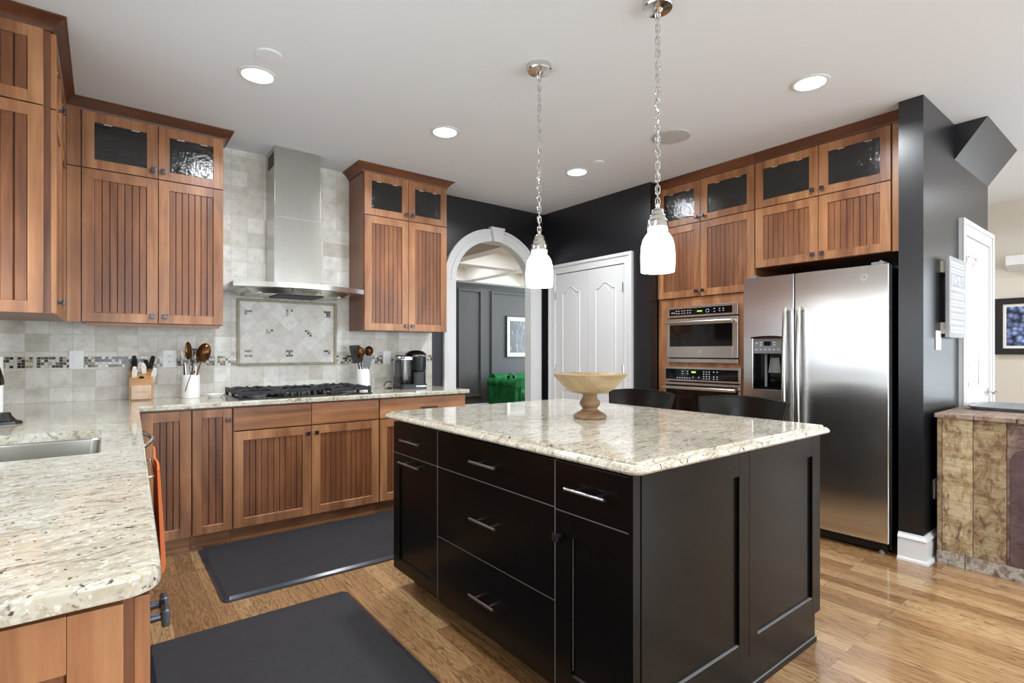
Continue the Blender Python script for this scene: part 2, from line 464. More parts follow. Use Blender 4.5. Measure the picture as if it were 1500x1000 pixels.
def lathe(bm, prof, c=(0, 0, 0), seg=32, mi=0, mat4=None, cap=True):
    rings = []
    for r, z in prof:
        if r < 1e-6:
            rings.append([bm.verts.new((0, 0, z))])
        else:
            rings.append([bm.verts.new((r * math.cos(2 * PI * k / seg), r * math.sin(2 * PI * k / seg), z)) for k in range(seg)])
    for a, b in zip(rings, rings[1:]):
        for k in range(seg):
            l = (k + 1) % seg
            if len(a) == 1 and len(b) == 1:
                continue
            if len(a) == 1:
                f = bm.faces.new((a[0], b[l], b[k]))
            elif len(b) == 1:
                f = bm.faces.new((a[k], a[l], b[0]))
            else:
                f = bm.faces.new((a[k], a[l], b[l], b[k]))
            f.material_index = mi
    if cap:
        for rg, fl in ((rings[0], True), (rings[-1], False)):
            if len(rg) > 1:
                f = bm.faces.new(rg[::-1] if fl else rg)
                f.material_index = mi
    T = Matrix.Translation(c) @ (mat4 or Matrix.Identity(4))
    for rg in rings:
        for v in rg:
            v.co = T @ v.co


def cyl(bm, p0, p1, r0, r1=None, seg=16, mi=0):
    p0, p1 = Vector(p0), Vector(p1)
    d = p1 - p0
    q = d.to_track_quat('Z', 'Y').to_matrix().to_4x4()
    lathe(bm, [(r0, 0), (r0 if r1 is None else r1, d.length)], p0, seg, mi, q)


def tube(bm, pts, r, seg=10, closed=False, mi=0, flat=1.0):
    pts = [Vector(p) for p in pts]
    n = len(pts)
    rr = r if isinstance(r, (list, tuple)) else [r] * n
    rings = []
    up = None
    for i, p in enumerate(pts):
        a = pts[(i - 1) % n] if (i > 0 or closed) else p
        b = pts[(i + 1) % n] if (i < n - 1 or closed) else p
        t = (b - a).normalized()
        if up is None:
            up = Vector((0, 0, 1)) if abs(t.z) < 0.9 else Vector((1, 0, 0))
        s = t.cross(up)
        if s.length < 1e-6:
            s = t.orthogonal()
        s.normalize()
        up = s.cross(t).normalized()
        rings.append([bm.verts.new(p + (s * math.cos(2 * PI * k / seg) + up * flat * math.sin(2 * PI * k / seg)) * rr[i]) for k in range(seg)])
    m = n if closed else n - 1
    for i in range(m):
        a, b = rings[i], rings[(i + 1) % n]
        for k in range(seg):
            l = (k + 1) % seg
            bm.faces.new((a[k], a[l], b[l], b[k])).material_index = mi
    if not closed:
        bm.faces.new(rings[0][::-1]).material_index = mi
        bm.faces.new(rings[-1]).material_index = mi


def miters(path, closed):
    n = len(path)
    out = []
    for i in range(n):
        p = Vector(path[i])
        e = []
        if i > 0 or closed:
            e.append((p - Vector(path[i - 1])).normalized())
        if i < n - 1 or closed:
            e.append((Vector(path[(i + 1) % n]) - p).normalized())
        ns = [Vector((d.y, -d.x)) for d in e]
        if len(ns) == 1:
            out.append(ns[0])
        else:
            m = (ns[0] + ns[1]).normalized()
            c = max(0.3, m.dot(ns[0]))
            out.append(m / c)
    return out


def sweep(bm, path, prof, closed=False, mi=0, capends=True):
    """profile (offset to the right of the path, height) carried along a flat path with mitred corners"""
    mt = miters(path, closed)
    rings = [[bm.verts.new((p[0] + m.x * o, p[1] + m.y * o, z)) for o, z in prof] for p, m in zip(path, mt)]
    n = len(path)
    k = len(prof)
    for i in range(n if closed else n - 1):
        a, b = rings[i], rings[(i + 1) % n]
        for j in range(k - 1):
            bm.faces.new((a[j], b[j], b[j + 1], a[j + 1])).material_index = mi
    if capends and not closed:
        bm.faces.new(rings[0]).material_index = mi
        bm.faces.new(rings[-1][::-1]).material_index = mi
    return rings


def slab(bm, outline, prof, holes=()):
    """stone top: CCW outline, edge profile from the top ring down to the bottom ring, optional holes"""
    rings = sweep(bm, outline, prof, closed=True)
    top = [r[0] for r in rings]
    bot = [r[-1] for r in rings]
    ztop, zbot = prof[0][1], prof[-1][1]
    hr = []
    for h in holes:
        hr.append(([bm.verts.new((x, y, ztop)) for x, y in h], [bm.verts.new((x, y, zbot)) for x, y in h]))
    for which, ring in ((0, top), (1, bot)):
        es = []
        n = len(ring)
        for i in range(n):
            es.append(bm.edges.get((ring[i], ring[(i + 1) % n])) or bm.edges.new((ring[i], ring[(i + 1) % n])))
        for hh in hr:
            q = hh[which]
            for i in range(len(q)):
                es.append(bm.edges.new((q[i], q[(i + 1) % len(q)])))
        bmesh.ops.triangle_fill(bm, edges=es, use_beauty=True, normal=(0, 0, 1 if which == 0 else -1))
    for a, b in hr:
        n = len(a)
        for i in range(n):
            j = (i + 1) % n
            bm.faces.new((a[i], a[j], b[j], b[i]))


def roundpoly(pts, rad, seg=6):
    out = []
    n = len(pts)
    for i in range(n):
        r = rad[i] if isinstance(rad, (list, tuple)) else rad
        p = Vector(pts[i])
        if r <= 0:
            out.append((p.x, p.y))
            continue
        a = (Vector(pts[i - 1]) - p).normalized()
        b = (Vector(pts[(i + 1) % n]) - p).normalized()
        ang = a.angle(b)
        d = r / math.tan(ang / 2)
        c = p + (a + b).normalized() * (r / math.sin(ang / 2))
        s, e = p + a * d - c, p + b * d - c
        for k in range(seg + 1):
            t = k / seg
            v = s.lerp(e, t)
            v = v.normalized() * r
            out.append((c.x + v.x, c.y + v.y))
    return out


def arc(cx, cy, rx, ry, a0, a1, n):
    return [(cx + rx * math.cos(R(a0 + (a1 - a0) * k / n)), cy + ry * math.sin(R(a0 + (a1 - a0) * k / n))) for k in range(n + 1)]


def obj(name, bm, mats, parent=None, smooth=True, ang=32):
    bmesh.ops.recalc_face_normals(bm, faces=bm.faces)
    me = bpy.data.meshes.new(name)
    bm.to_mesh(me)
    bm.free()
    for m in (mats if isinstance(mats, (list, tuple)) else [mats]):
        me.materials.append(M[m] if isinstance(m, str) else m)
    if smooth:
        me.shade_smooth()
        me.set_sharp_from_angle(angle=R(ang))
    o = bpy.data.objects.new(name, me)
    COL.objects.link(o)
    if smooth:
        wn = o.modifiers.new('weighted_normals', 'WEIGHTED_NORMAL')
        wn.keep_sharp = True
        wn.weight = 90
    if parent:
        o.parent = parent
    return o


def BM():
    return bmesh.new()


def thing(name, label, cat, loc=(0, 0, 0), rz=0.0, group=None):
    o = bpy.data.objects.new(name, None)
    o.empty_display_size = 0.1
    COL.objects.link(o)
    o.location = loc
    o.rotation_euler = (0, 0, rz)
    tag(o, label, cat, group)
    return o


def tag(o, label, cat, group=None):
    o['label'] = label
    o['category'] = cat
    if group:
        o['group'] = group
    return o


def struct(name, bm, m, parent=None, smooth=True):
    o = obj(name, bm, m, parent, smooth)
    if not parent:
        o['kind'] = 'structure'
    return o


def text(name, s, size, mat, parent, loc, rot, extrude=0.001, align='CENTER'):
    cu = bpy.data.curves.new(name, 'FONT')
    cu.body = s
    cu.size = size
    cu.extrude = extrude
    cu.align_x = align
    cu.align_y = 'CENTER'
    tmp = bpy.data.objects.new(name + '_source', cu)
    COL.objects.link(tmp)
    dg = bpy.context.evaluated_depsgraph_get()
    me = bpy.data.meshes.new_from_object(tmp.evaluated_get(dg))
    COL.objects.unlink(tmp)
    bpy.data.objects.remove(tmp)
    me.materials.clear()
    me.materials.append(M[mat])
    o = bpy.data.objects.new(name, me)
    COL.objects.link(o)
    if parent:
        o.parent = parent
    o.location = loc
    o.rotation_euler = rot
    return o


def sub(o, label):
    o['label'] = label
    return o


# ------------------------------------------------------------------ the setting
XL, YB, XR = -0.495, 4.33, 3.80
bm = BM()
box(bm, -1.2, 10, -3.3, 9.3, -0.06, 0)
struct('floor', bm, 'floor')
bm = BM()
box(bm, -0.9, 7.3, -3.2, 4.45, ZC, ZC + 0.1)
struct('ceiling', bm, 'ceiling')

# back wall with the arched opening
AC, AH, AS, AR = 3.14, 0.48, 1.915, 0.437
TH, CW = 0.07, 0.125


def arch_pts(hw, rise, n=28):
    return [(AC + hw * math.cos(PI * k / n), AS + rise * math.sin(PI * k / n)) for k in range(n + 1)]


bm = BM()
box(bm, -0.75, AC - AH, YB, YB + TH, 0, ZC)
box(bm, AC + AH, 4.6, YB, YB + TH, 0, ZC)
ap = arch_pts(AH, AR)
prism(bm, [(AC + AH, ZC)] + [(AC + AH, AS)] + ap[1:-1] + [(AC - AH, AS), (AC - AH, ZC)], 'y', YB, YB + TH)
wall_back = struct('wall_back', bm, 'char')
bm = BM()
box(bm, XR, XR + 0.10, 2.906, YB, 0, ZC)
box(bm, XR + 0.10, 4.6, 2.925, 3.02, 0, ZC)
struct('wall_right', bm, 'char')
bm = BM()
box(bm, 4.60, 4.70, 1.066, YB, 0, ZC)
struct('wall_recess', bm, 'char')
bm = BM()
box(bm, 3.757, 5.35, 0.945, 1.066, 0, ZC)
struct('wall_side', bm, 'char')
bm = BM()
box(bm, 5.35, 5.40, 0.97, 3.1, 0, ZC)
for a, b_, c_, d_ in ((-3.1, -1.5, 0, ZC), (0.42, 3.1, 0, ZC), (-1.5, 0.42, 0, 0.25), (-1.5, 0.42, 2.2, ZC)):
    box(bm, 7.1, 7.2, a, b_, c_, d_)
box(bm, 5.4, 7.1, 3.0, 3.1, 0, ZC)
struct('wall_hall', bm, 'beige')
# left wall with the unseen window over the sink
bm = BM()
WY0, WY1, WZ0, WZ1 = 0.6, 3.1, 1.0, 1.80
box(bm, XL - 0.1, XL, -3.1, WY0, 0, ZC)
box(bm, XL - 0.1, XL, WY1, YB, 0, ZC)
box(bm, XL - 0.1, XL, WY0, WY1, 0, WZ0)
box(bm, XL - 0.1, XL, WY0, WY1, WZ1, ZC)
struct('wall_left', bm, 'beige')


def window(name, horiz, a0, a1, z0, z1, at, depth=0.1):
    """a framed window with a meeting rail and mullion; horiz: runs along x, else along y"""
    bm = BM()
    t = 0.05

    def b(u0, u1, v0, v1, d0, d1):
        if horiz:
            box(bm, u0, u1, at + d0, at + d1, v0, v1, 0.004)
        else:
            box(bm, at + d0, at + d1, u0, u1, v0, v1, 0.004)
    for u0, u1, v0, v1 in ((a0, a0 + t, z0, z1), (a1 - t, a1, z0, z1), (a0 + t, a1 - t, z0, z0 + t), (a0 + t, a1 - t, z1 - t, z1)):
        b(u0, u1, v0, v1, -0.03, 0.03)
    zm, am = (z0 + z1) / 2, (a0 + a1) / 2
    b(a0 + t, a1 - t, zm - 0.02, zm + 0.02, -0.02, 0.02)
    b(am - 0.02, am + 0.02, z0 + t, zm - 0.02, -0.02, 0.02)
    b(am - 0.02, am + 0.02, zm + 0.02, z1 - t, -0.02, 0.02)
    return struct(name, bm, 'white')


window('window_1', False, WY0, WY1, WZ0, WZ1, XL - 0.03)
bm = BM()
ws = [(-0.1, 1.3, 0.6, 2.3), (1.7, 2.6, 0.3, 2.3), (3.0, 3.4, 0.3, 2.3), (4.3, 6.1, 0.4, 2.3)]  # narrow opening placed for its reflection in the hood chimney
px = -0.6
for x0, x1, z0, z1 in ws:
    box(bm, px, x0, -3.1, -3.0, 0, ZC)
    box(bm, x0, x1, -3.1, -3.0, 0, z0)
    box(bm, x0, x1, -3.1, -3.0, z1, ZC)
    px = x1
box(bm, px, 7.2, -3.1, -3.0, 0, ZC)
struct('wall_behind', bm, 'beige')
for k, (x0, x1, z0, z1) in enumerate(ws):
    window('window_%d' % (k + 2), True, x0, x1, z0, z1, -3.06)

# sloped soffit over the side wall
bm = BM()
prism(bm, [(0.945, 2.49), (0.945, ZC), (0.78, ZC)], 'x', 4.42, 5.35)
struct('wall_soffit', bm, 'char', smooth=False)

# living room beyond the arch
bm = BM()
box(bm, 1.9, 9.6, 9.0, 9.1, 0, 2.95)
struct('wall_far', bm, 'greywall')
bm = BM()
box(bm, 1.8, 1.9, 4.43, 9.1, 0, 2.95)
box(bm, 9.5, 9.6, 4.43, 5.4, 0, 2.95)
box(bm, 9.5, 9.6, 8.5, 9.1, 0, 2.95)
box(bm, 9.5, 9.6, 5.4, 8.5, 0, 0.5)
box(bm, 9.5, 9.6, 5.4, 8.5, 2.6, 2.95)
box(bm, 4.6, 9.6, 4.33, 4.43, 0, 2.95)
struct('wall_living', bm, 'greywall')
window('window_7', False, -1.5, 0.42, 0.25, 2.2, 7.15)
window('window_6', False, 5.4, 8.5, 0.5, 2.6, 9.55)  # unseen window added to carry the living room light
bm = BM()
box(bm, 1.8, 9.6, 4.43, 9.1, 2.95, 3.05)
struct('ceiling_living', bm, 'cream')
bm = BM()
for x in (2.9, 4.3, 5.75, 7.2, 8.6):
    box(bm, x - 0.11, x + 0.11, 4.43, 9.0, 2.62, 2.95, 0.01)
    box(bm, x - 0.16, x + 0.16, 4.43, 9.0, 2.87, 2.95, 0.02)
for y in (5.5, 7.2, 8.9):
    box(bm, 1.9, 9.5, y - 0.11, y + 0.11, 2.625, 2.95, 0.01)
    box(bm, 1.9, 9.5, y - 0.16, y + 0.16, 2.875, 2.95, 0.02)
struct('ceiling_beams', bm, 'cream')
bm = BM()
for x0, x1 in ((4.6, 5.42), (5.62, 6.2), (6.43, 8.1)):
    for a0, a1, b0, b1 in ((x0, x0 + 0.05, 0.3, 2.5), (x1 - 0.05, x1, 0.3, 2.5), (x0 + 0.05, x1 - 0.05, 0.3, 0.35), (x0 + 0.05, x1 - 0.05, 2.45, 2.5)):
        box(bm, a0, a1, 8.965, 9.0, b0, b1, 0.012)
struct('trim_1', bm, 'greywall')

# arch casing
bm = BM()
for s in (-1, 1):
    x0, x1 = sorted((AC + s * AH, AC + s * (AH + CW)))
    box(bm, x0, x1, YB - 0.028, YB + 0.001, 0, AS, 0.003)
    xo0, xo1 = sorted((AC + s * (AH + CW - 0.03), AC + s * (AH + CW)))
    box(bm, xo0, xo1, YB - 0.036, YB - 0.028, 0, AS, 0.004)
    # jamb lining
    j0, j1 = sorted((AC + s * AH, AC + s * (AH - 0.012)))
    box(bm, j0, j1, YB - 0.02, YB + TH + 0.01, 0, AS, 0.0)
    # plinth
    box(bm, x0 - 0.004, x1 + 0.004, YB - 0.05, YB - 0.028, 0, 0.2, 0.004)


def arch_band(bm, ri, ro, y0, y1, rise_i, rise_o):
    n = 40
    A = [[bm.verts.new((AC + h * math.cos(PI * k / n), y, AS + v * math.sin(PI * k / n))) for k in range(n + 1)] for h, v, y in ((ri, rise_i, y0), (ro, rise_o, y0), (ro, rise_o, y1), (ri, rise_i, y1))]
    for i in range(4):
        a, b = A[i], A[(i + 1) % 4]
        for k in range(n):
            bm.faces.new((a[k], a[k + 1], b[k + 1], b[k]))
    bm.faces.new([A[i][0] for i in range(4)])
    bm.faces.new([A[i][n] for i in range(3, -1, -1)])


arch_band(bm, AH, AH + CW, YB - 0.028, YB + 0.001, AR, AR + 0.105)
arch_band(bm, AH + CW - 0.035, AH + CW, YB - 0.040, YB - 0.028, AR + 0.08, AR + 0.108)
arch_band(bm, AH + 0.03, AH + 0.05, YB - 0.036, YB - 0.028, AR + 0.022, AR + 0.038)
arch_band(bm, AH - 0.012, AH, YB - 0.02, YB + TH + 0.01, AR - 0.012, AR)
prism(bm, [(AC - 0.045, AS + AR - 0.02), (AC + 0.045, AS + AR - 0.02), (AC + 0.075, AS + AR + 0.10), (AC + 0.085, AS + AR + 0.102), (AC + 0.085, AS + AR + 0.122), (AC - 0.085, AS + AR + 0.122), (AC - 0.085, AS + AR + 0.102), (AC - 0.075, AS + AR + 0.10)], 'y', YB - 0.07, YB - 0.02)
struct('trim_2', bm, 'white')


# tiled backsplash, part of the back wall
bm = BM()
FX0, FX1, FZ0, FZ1 = 0.785, 1.516, 1.128, 1.62
for x0, x1, z0, z1 in ((XL, FX0, 0.914, ZC), (FX1, 1.63, 0.914, ZC), (1.63, 2.417, 0.914, 1.41), (FX0, FX1, 0.914, FZ0), (FX0, FX1, FZ1, ZC)):
    box(bm, x0, x1, YB - 0.010, YB, z0, z1)
bs = struct('wall_backsplash', bm, 'tile', smooth=False)
bm = BM()
box(bm, FX0, FX1, YB - 0.011, YB, FZ0, FZ1)
struct('diagonal_tile_panel', bm, 'tile_diag', bs, False)
bm = BM()
ring = [(FX0, FZ0), (FX1, FZ0), (FX1, FZ1), (FX0, FZ1)]
for x0, x1, z0, z1 in ((FX0 - 0.004, FX0 + 0.016, FZ0 - 0.004, FZ1 + 0.004), (FX1 - 0.016, FX1 + 0.004, FZ0 - 0.004, FZ1 + 0.004), (FX0 + 0.016, FX1 - 0.016, FZ0 - 0.004, FZ0 + 0.016), (FX0 + 0.016, FX1 - 0.016, FZ1 - 0.016, FZ1 + 0.004)):
    box(bm, x0, x1, YB - 0.026, YB - 0.011, z0, z1, 0.006)
struct('tile_border', bm, 'grout_frame', bs)
MOS = [plain('mosaic_espresso', rgb(46, 36, 32), 0.15), plain('mosaic_brown', rgb(98, 78, 62), 0.2), plain('mosaic_tan', rgb(168, 150, 124), 0.3), plain('mosaic_cream', rgb(216, 210, 198), 0.25), plain('mosaic_glass', rgb(206, 212, 210), 0.08), plain('mosaic_grout', rgb(206, 200, 188), 0.8)]
rnd = random.Random(11)
bm = BM()
for xa, xb in ((XL + 0.004, FX0 - 0.008), (FX1 + 0.008, 2.415)):
    box(bm, xa, xb, YB - 0.011, YB - 0.010, 1.127, 1.197, mi=5)
    n = int((xb - xa) / 0.0172)
    for i in range(n):
        for j in range(4):
            x = xa + i * (xb - xa) / n
            z = 1.1285 + j * 0.0172
            mi = rnd.choices(range(5), (0.27, 0.16, 0.16, 0.26, 0.15))[0]
            box(bm, x + 0.001, x + 0.0158, YB - 0.0145, YB - 0.011, z + 0.0008, z + 0.0156, mi=mi)
struct('mosaic_band', bm, MOS, bs, False)
bm = BM()
w = FX1 - FX0
for fx, fz in ((0.105, 1.532), (0.505, 1.532), (0.905, 1.532), (0.305, 1.374), (0.70, 1.374), (0.105, 1.215), (0.505, 1.215), (0.905, 1.215)):
    cx = FX0 + w * fx
    for i in range(3):
        for j in range(3):
            mi = rnd.choices(range(5), (0.33, 0.14, 0.1, 0.23, 0.2))[0]
            box(bm, cx - 0.026 + i * 0.0175, cx - 0.0105 + i * 0.0175, YB - 0.0135, YB - 0.011, fz - 0.026 + j * 0.0175, fz - 0.0105 + j * 0.0175, mi=mi)
struct('mosaic_inset', bm, MOS, bs, False)

# baseboards
BBP = [(0.0, 0.0), (0.017, 0.0), (0.017, 0.105), (0.013, 0.112), (0.013, 0.122), (0.022, 0.13), (0.018, 0.14), (0.008, 0.148), (0.006, 0.158), (0.0, 0.158)]
bm = BM()
sweep(bm, [(3.757, 1.066), (3.757, 0.945), (4.505, 0.945)][::1], BBP)
sweep(bm, [(3.757, 1.066), (3.757, 0.945), (4.505, 0.945)], [(0.017, 0.0), (0.032, 0.0), (0.030, 0.012), (0.02, 0.018), (0.017, 0.018)])
struct('baseboard_side', bm, 'white')
bm = BM()
sweep(bm, [(3.80, 4.33), (3.80, 4.22)], BBP)
sweep(bm, [(3.80, 3.08), (3.80, 2.91)], BBP)
struct('baseboard_right', bm, 'white')
bm = BM()
sweep(bm, [(1.9, 9.0), (9.5, 9.0)], BBP)
sweep(bm, [(7.1, 3.0), (7.1, -3.0)], BBP)
struct('baseboard_far', bm, 'white')


# pantry doors in the right wall
def casing(bm, plane, u0, u1, z1, face, wd=0.1):
    """mitred casing round an opening, on x=plane facing -x (face 'x') or y=plane facing -y (face 'y')"""
    def b(a0, a1, c0, c1, d0, d1, bev):
        if face == 'x':
            box(bm, plane - d1, plane - d0, a0, a1, c0, c1, bev)
        else:
            box(bm, a0, a1, plane - d1, plane - d0, c0, c1, bev)
    for a0, a1 in ((u0, u0 + wd), (u1 - wd, u1)):
        b(a0, a1, 0, z1, 0, 0.02, 0.003)
    b(u0 + wd, u1 - wd, z1 - wd, z1, 0, 0.02, 0.003)
    b(u0, u0 + 0.03, 0, z1 - 0.03, 0.02, 0.032, 0.004)
    b(u1 - 0.03, u1, 0, z1 - 0.03, 0.02, 0.032, 0.004)
    b(u0, u1, z1 - 0.03, z1, 0.02, 0.032, 0.004)
    b(u0 + wd - 0.018, u0 + wd - 0.006, 0, z1 - wd + 0.006, 0.02, 0.026, 0.002)
    b(u1 - wd + 0.006, u1 - wd + 0.018, 0, z1 - wd + 0.006, 0.02, 0.026, 0.002)


bm = BM()
casing(bm, XR, 3.09, 4.215, 2.14, 'x', 0.098)
door1 = struct('door_1', bm, 'white')


def panel_path(c0, c1, z0, z1, rise):
    """outline of a moulded door panel with a cathedral-arched head"""
    pts = [(c0, z0), (c1, z0), (c1, z1)]
    n = 18
    for k in range(1, n):
        t = k / n
        u = c1 + (c0 - c1) * t
        s = abs(t - 0.5) * 2
        pts.append((u, z1 + rise * (0.5 + 0.5 * math.cos(PI * min(1, s * 1.15)))))
    pts.append((c0, z1))
    return pts


def leaf(name, plane, u0, u1, z1, face, parent, cols, mr=0.008):
    bm = BM()
    if face == 'x':
        box(bm, plane - 0.012, plane + 0.0, u0, u1, 0.012, z1, 0.002)
    else:
        box(bm, u0, u1, plane - 0.012, plane, 0.012, z1, 0.002)
    for c0, c1 in cols:
        for z0, zt, rise in ((0.99, z1 - 0.20, 0.055), (0.22, 0.84, 0.0)):
            p = panel_path(c0, c1, z0, zt, rise)
            P3 = [((plane - 0.012, u, z) if face == 'x' else (u, plane - 0.012, z)) for u, z in p]
            tube(bm, P3, mr, 8, True)
            q = panel_path(c0 + 0.035, c1 - 0.035, z0 + 0.035, zt - 0.035, rise)
            prism(bm, q, face, plane - 0.0145, plane - 0.010)
    return obj(name, bm, 'white', parent)


leaf('door_leaf', XR, 3.195, 3.655, 2.035, 'x', door1, [(3.295, 3.545)])
leaf('door_leaf', XR, 3.660, 4.118, 2.035, 'x', door1, [(3.765, 4.010)])
for y in (3.192, 4.121):
    for z in (0.3, 1.06, 1.82):
        bm = BM()
        cyl(bm, (XR - 0.022, y, z - 0.045), (XR - 0.022, y, z + 0.045), 0.008, seg=10)
        box(bm, XR - 0.022, XR - 0.013, y - 0.012, y + 0.012, z - 0.043, z + 0.043)
        obj('hinge', bm, 'chrome', door1)
for y in (3.60, 3.715):
    bm = BM()
    lathe(bm, [(0.022, 0), (0.022, 0.006), (0.009, 0.012), (0.009, 0.03), (0.02, 0.036), (0.027, 0.05), (0.022, 0.062), (0, 0.066)], (XR - 0.012, y, 0.93), 18, 0, Matrix.Rotation(R(-90), 4, 'Y'))
    obj('door_knob', bm, 'chrome', door1)

# door in the side wall
bm = BM()
casing(bm, 0.945, 4.51, 5.40, 2.12, 'y', 0.098)
door2 = struct('door_2', bm, 'white')
leaf('door_leaf', 0.945, 4.612, 5.30, 2.018, 'y', door2, [(4.70, 4.93), (4.99, 5.22)], 0.003)
for z in (0.3, 1.07, 1.8):
    bm = BM()
    cyl(bm, (4.61, 0.921, z - 0.045), (4.61, 0.921, z + 0.045), 0.008, seg=10)
    box(bm, 4.60, 4.63, 0.925, 0.932, z - 0.043, z + 0.043)
    obj('hinge', bm, 'chrome', door2)
bm = BM()
cyl(bm, (5.235, 0.933, 0.93), (5.235, 0.922, 0.93), 0.03, seg=20)
tube(bm, [(5.235, 0.925, 0.93), (5.235, 0.885, 0.93), (5.22, 0.878, 0.93), (5.13, 0.876, 0.925)], 0.009, 10)
obj('door_handle', bm, 'chrome', door2)
bm = BM()
box(bm, 4.565, 4.60, 0.915, 0.924, 1.77, 1.87, 0.003)
tube(bm, [(4.58, 0.916, 1.862), (4.60, 0.90, 1.868), (4.72, 0.90, 1.868), (4.78, 0.905, 1.85), (4.80, 0.925, 1.83)], 0.006, 8)
obj('door_latch', bm, 'chrome', door2)


# ------------------------------------------------------------------ cabinet parts (local frame: x along the front, y into the cabinet, front faces -y)
def knob(parent, x, z, yf=-0.02, mat='knob', s=0.028):
    bm = BM()
    cyl(bm, (x, yf, z), (x, yf - 0.018, z), 0.007, 0.006, seg=12)
    box(bm, x - s / 2, x + s / 2, yf - 0.028, yf - 0.016, z - s / 2, z + s / 2, 0.004)
    return obj('knob', bm, mat, parent)


def pull(parent, x0, x1, z, yf=-0.02, mat='dark_steel', r=0.006):
    bm = BM()
    tube(bm, [(x0, yf - 0.032, z), (x1, yf - 0.032, z)], r, 12)
    L = x1 - x0
    for x in (x0 + L * 0.22, x1 - L * 0.22):
        cyl(bm, (x, yf + 0.0005, z), (x, yf - 0.03, z), 0.0045, seg=10)
    return obj('handle', bm, mat, parent)


def door(parent, x0, x1, z0, z1, kind='bead', kn=None, mats=('wood_v', 'bead'), st=0.058, yf=-0.02, th=0.02):
    """one cabinet door: frame (part) with its panel or pane and knob (sub-parts)"""
    bm = BM()
    if kind == 'slab':
        box(bm, x0, x1, yf, yf + th, z0, z1, 0.0025)
        d = obj('door', bm, mats[0], parent)
    else:
        box(bm, x0, x0 + st, yf, yf + th, z0, z1, 0.002)
        box(bm, x1 - st, x1, yf, yf + th, z0, z1, 0.002)
        prism(bm, [(yf + 0.0004, z0 + 0.001), (yf + th, z0 + 0.001), (yf + th, z0 + st), (yf + 0.0075, z0 + st), (yf + 0.0004, z0 + st - 0.005)], 'x', x0 + st, x1 - st)
        box(bm, x0 + st, x1 - st, yf + 0.0004, yf + th, z1 - st, z1, 0.002)
        d = obj('door', bm, mats[0], parent)
        px0, px1, pz0, pz1 = x0 + st, x1 - st, z0 + st, z1 - st
        bm = BM()
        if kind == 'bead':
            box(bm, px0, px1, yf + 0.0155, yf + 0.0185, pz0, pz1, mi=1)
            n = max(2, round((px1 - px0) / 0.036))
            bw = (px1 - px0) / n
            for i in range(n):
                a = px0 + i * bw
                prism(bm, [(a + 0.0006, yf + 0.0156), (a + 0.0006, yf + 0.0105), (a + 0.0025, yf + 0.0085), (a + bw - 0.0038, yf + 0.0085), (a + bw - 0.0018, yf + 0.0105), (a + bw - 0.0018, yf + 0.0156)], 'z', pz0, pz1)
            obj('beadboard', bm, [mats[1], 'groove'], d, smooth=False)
        elif kind == 'shaker':
            box(bm, px0, px1, yf + 0.010, yf + 0.0185, pz0, pz1)
            obj('panel', bm, mats[1], d)
        elif kind == 'glass':
            box(bm, px0, px1, yf + 0.010, yf + 0.014, pz0, pz1)
            obj('glass_pane', bm, 'seeded', d, smooth=False)
            for k in (0.25, 0.78):
                bm = BM()
                xm = px0 + (px1 - px0) * k
                box(bm, xm - 0.020, xm + 0.020, yf + 0.0085, yf + 0.0101, pz1 - 0.005, pz1 - 0.001)
                obj('glass_clip', bm, 'mat_white', d)
    if kn:
        knob(d, kn[0], kn[1], yf)
    return d


def drawer(parent, x0, x1, z0, z1, mat='wood_h', hx=None, yf=-0.02, hm='dark_steel'):
    bm = BM()
    box(bm, x0, x1, yf, yf + 0.02, z0, z1, 0.0028)
    d = obj('drawer', bm, mat, parent)
    if hx:
        pull(d, hx[0], hx[1], (z0 + z1) / 2 if len(hx) < 3 else hx[2], yf, hm)
    return d


def carcass(parent, W, D, z0, z1, zs=None, mat='wood_side', name='carcass'):
    """open-fronted box; zs: height of the floor of a glazed top compartment"""
    t = 0.018
    bm = BM()
    box(bm, 0, t, 0, D, z0, z1)
    box(bm, W - t, W, 0, D, z0, z1)
    box(bm, t, W - t, 0.0, D, z0, z0 + t)
    box(bm, t, W - t, 0.0, D, z1 - t, z1)
    box(bm, t, W - t, D - 0.008, D, z0 + t, z1 - t)
    if zs:
        box(bm, t, W - t, 0.0, D - 0.008, zs - t / 2, zs + t / 2)
    return obj(name, bm, mat, parent, smooth=False)


CR = [(0.0, ZC - 0.062), (0.010, ZC - 0.062), (0.012, ZC - 0.05), (0.046, ZC - 0.012), (0.058, ZC - 0.008), (0.058, ZC - 0.001), (0.0, ZC - 0.001)]


def crown(parent, path, z_off=0.0, prof=CR):
    bm = BM()
    sweep(bm, path, [(o, z - z_off) for o, z in prof])
    return obj('crown_moulding', bm, 'crown', parent)


def toekick(parent, x0, x1, mat='wood_h', y=0.07, h=0.10):
    bm = BM()
    box(bm, x0, x1, y, y + 0.016, 0, h)
    box(bm, x0, x1, y - 0.012, y, 0, 0.022, 0.003)
    return obj('toe_kick', bm, mat, parent)


ZG = 2.318      # seam between beadboard and glazed doors
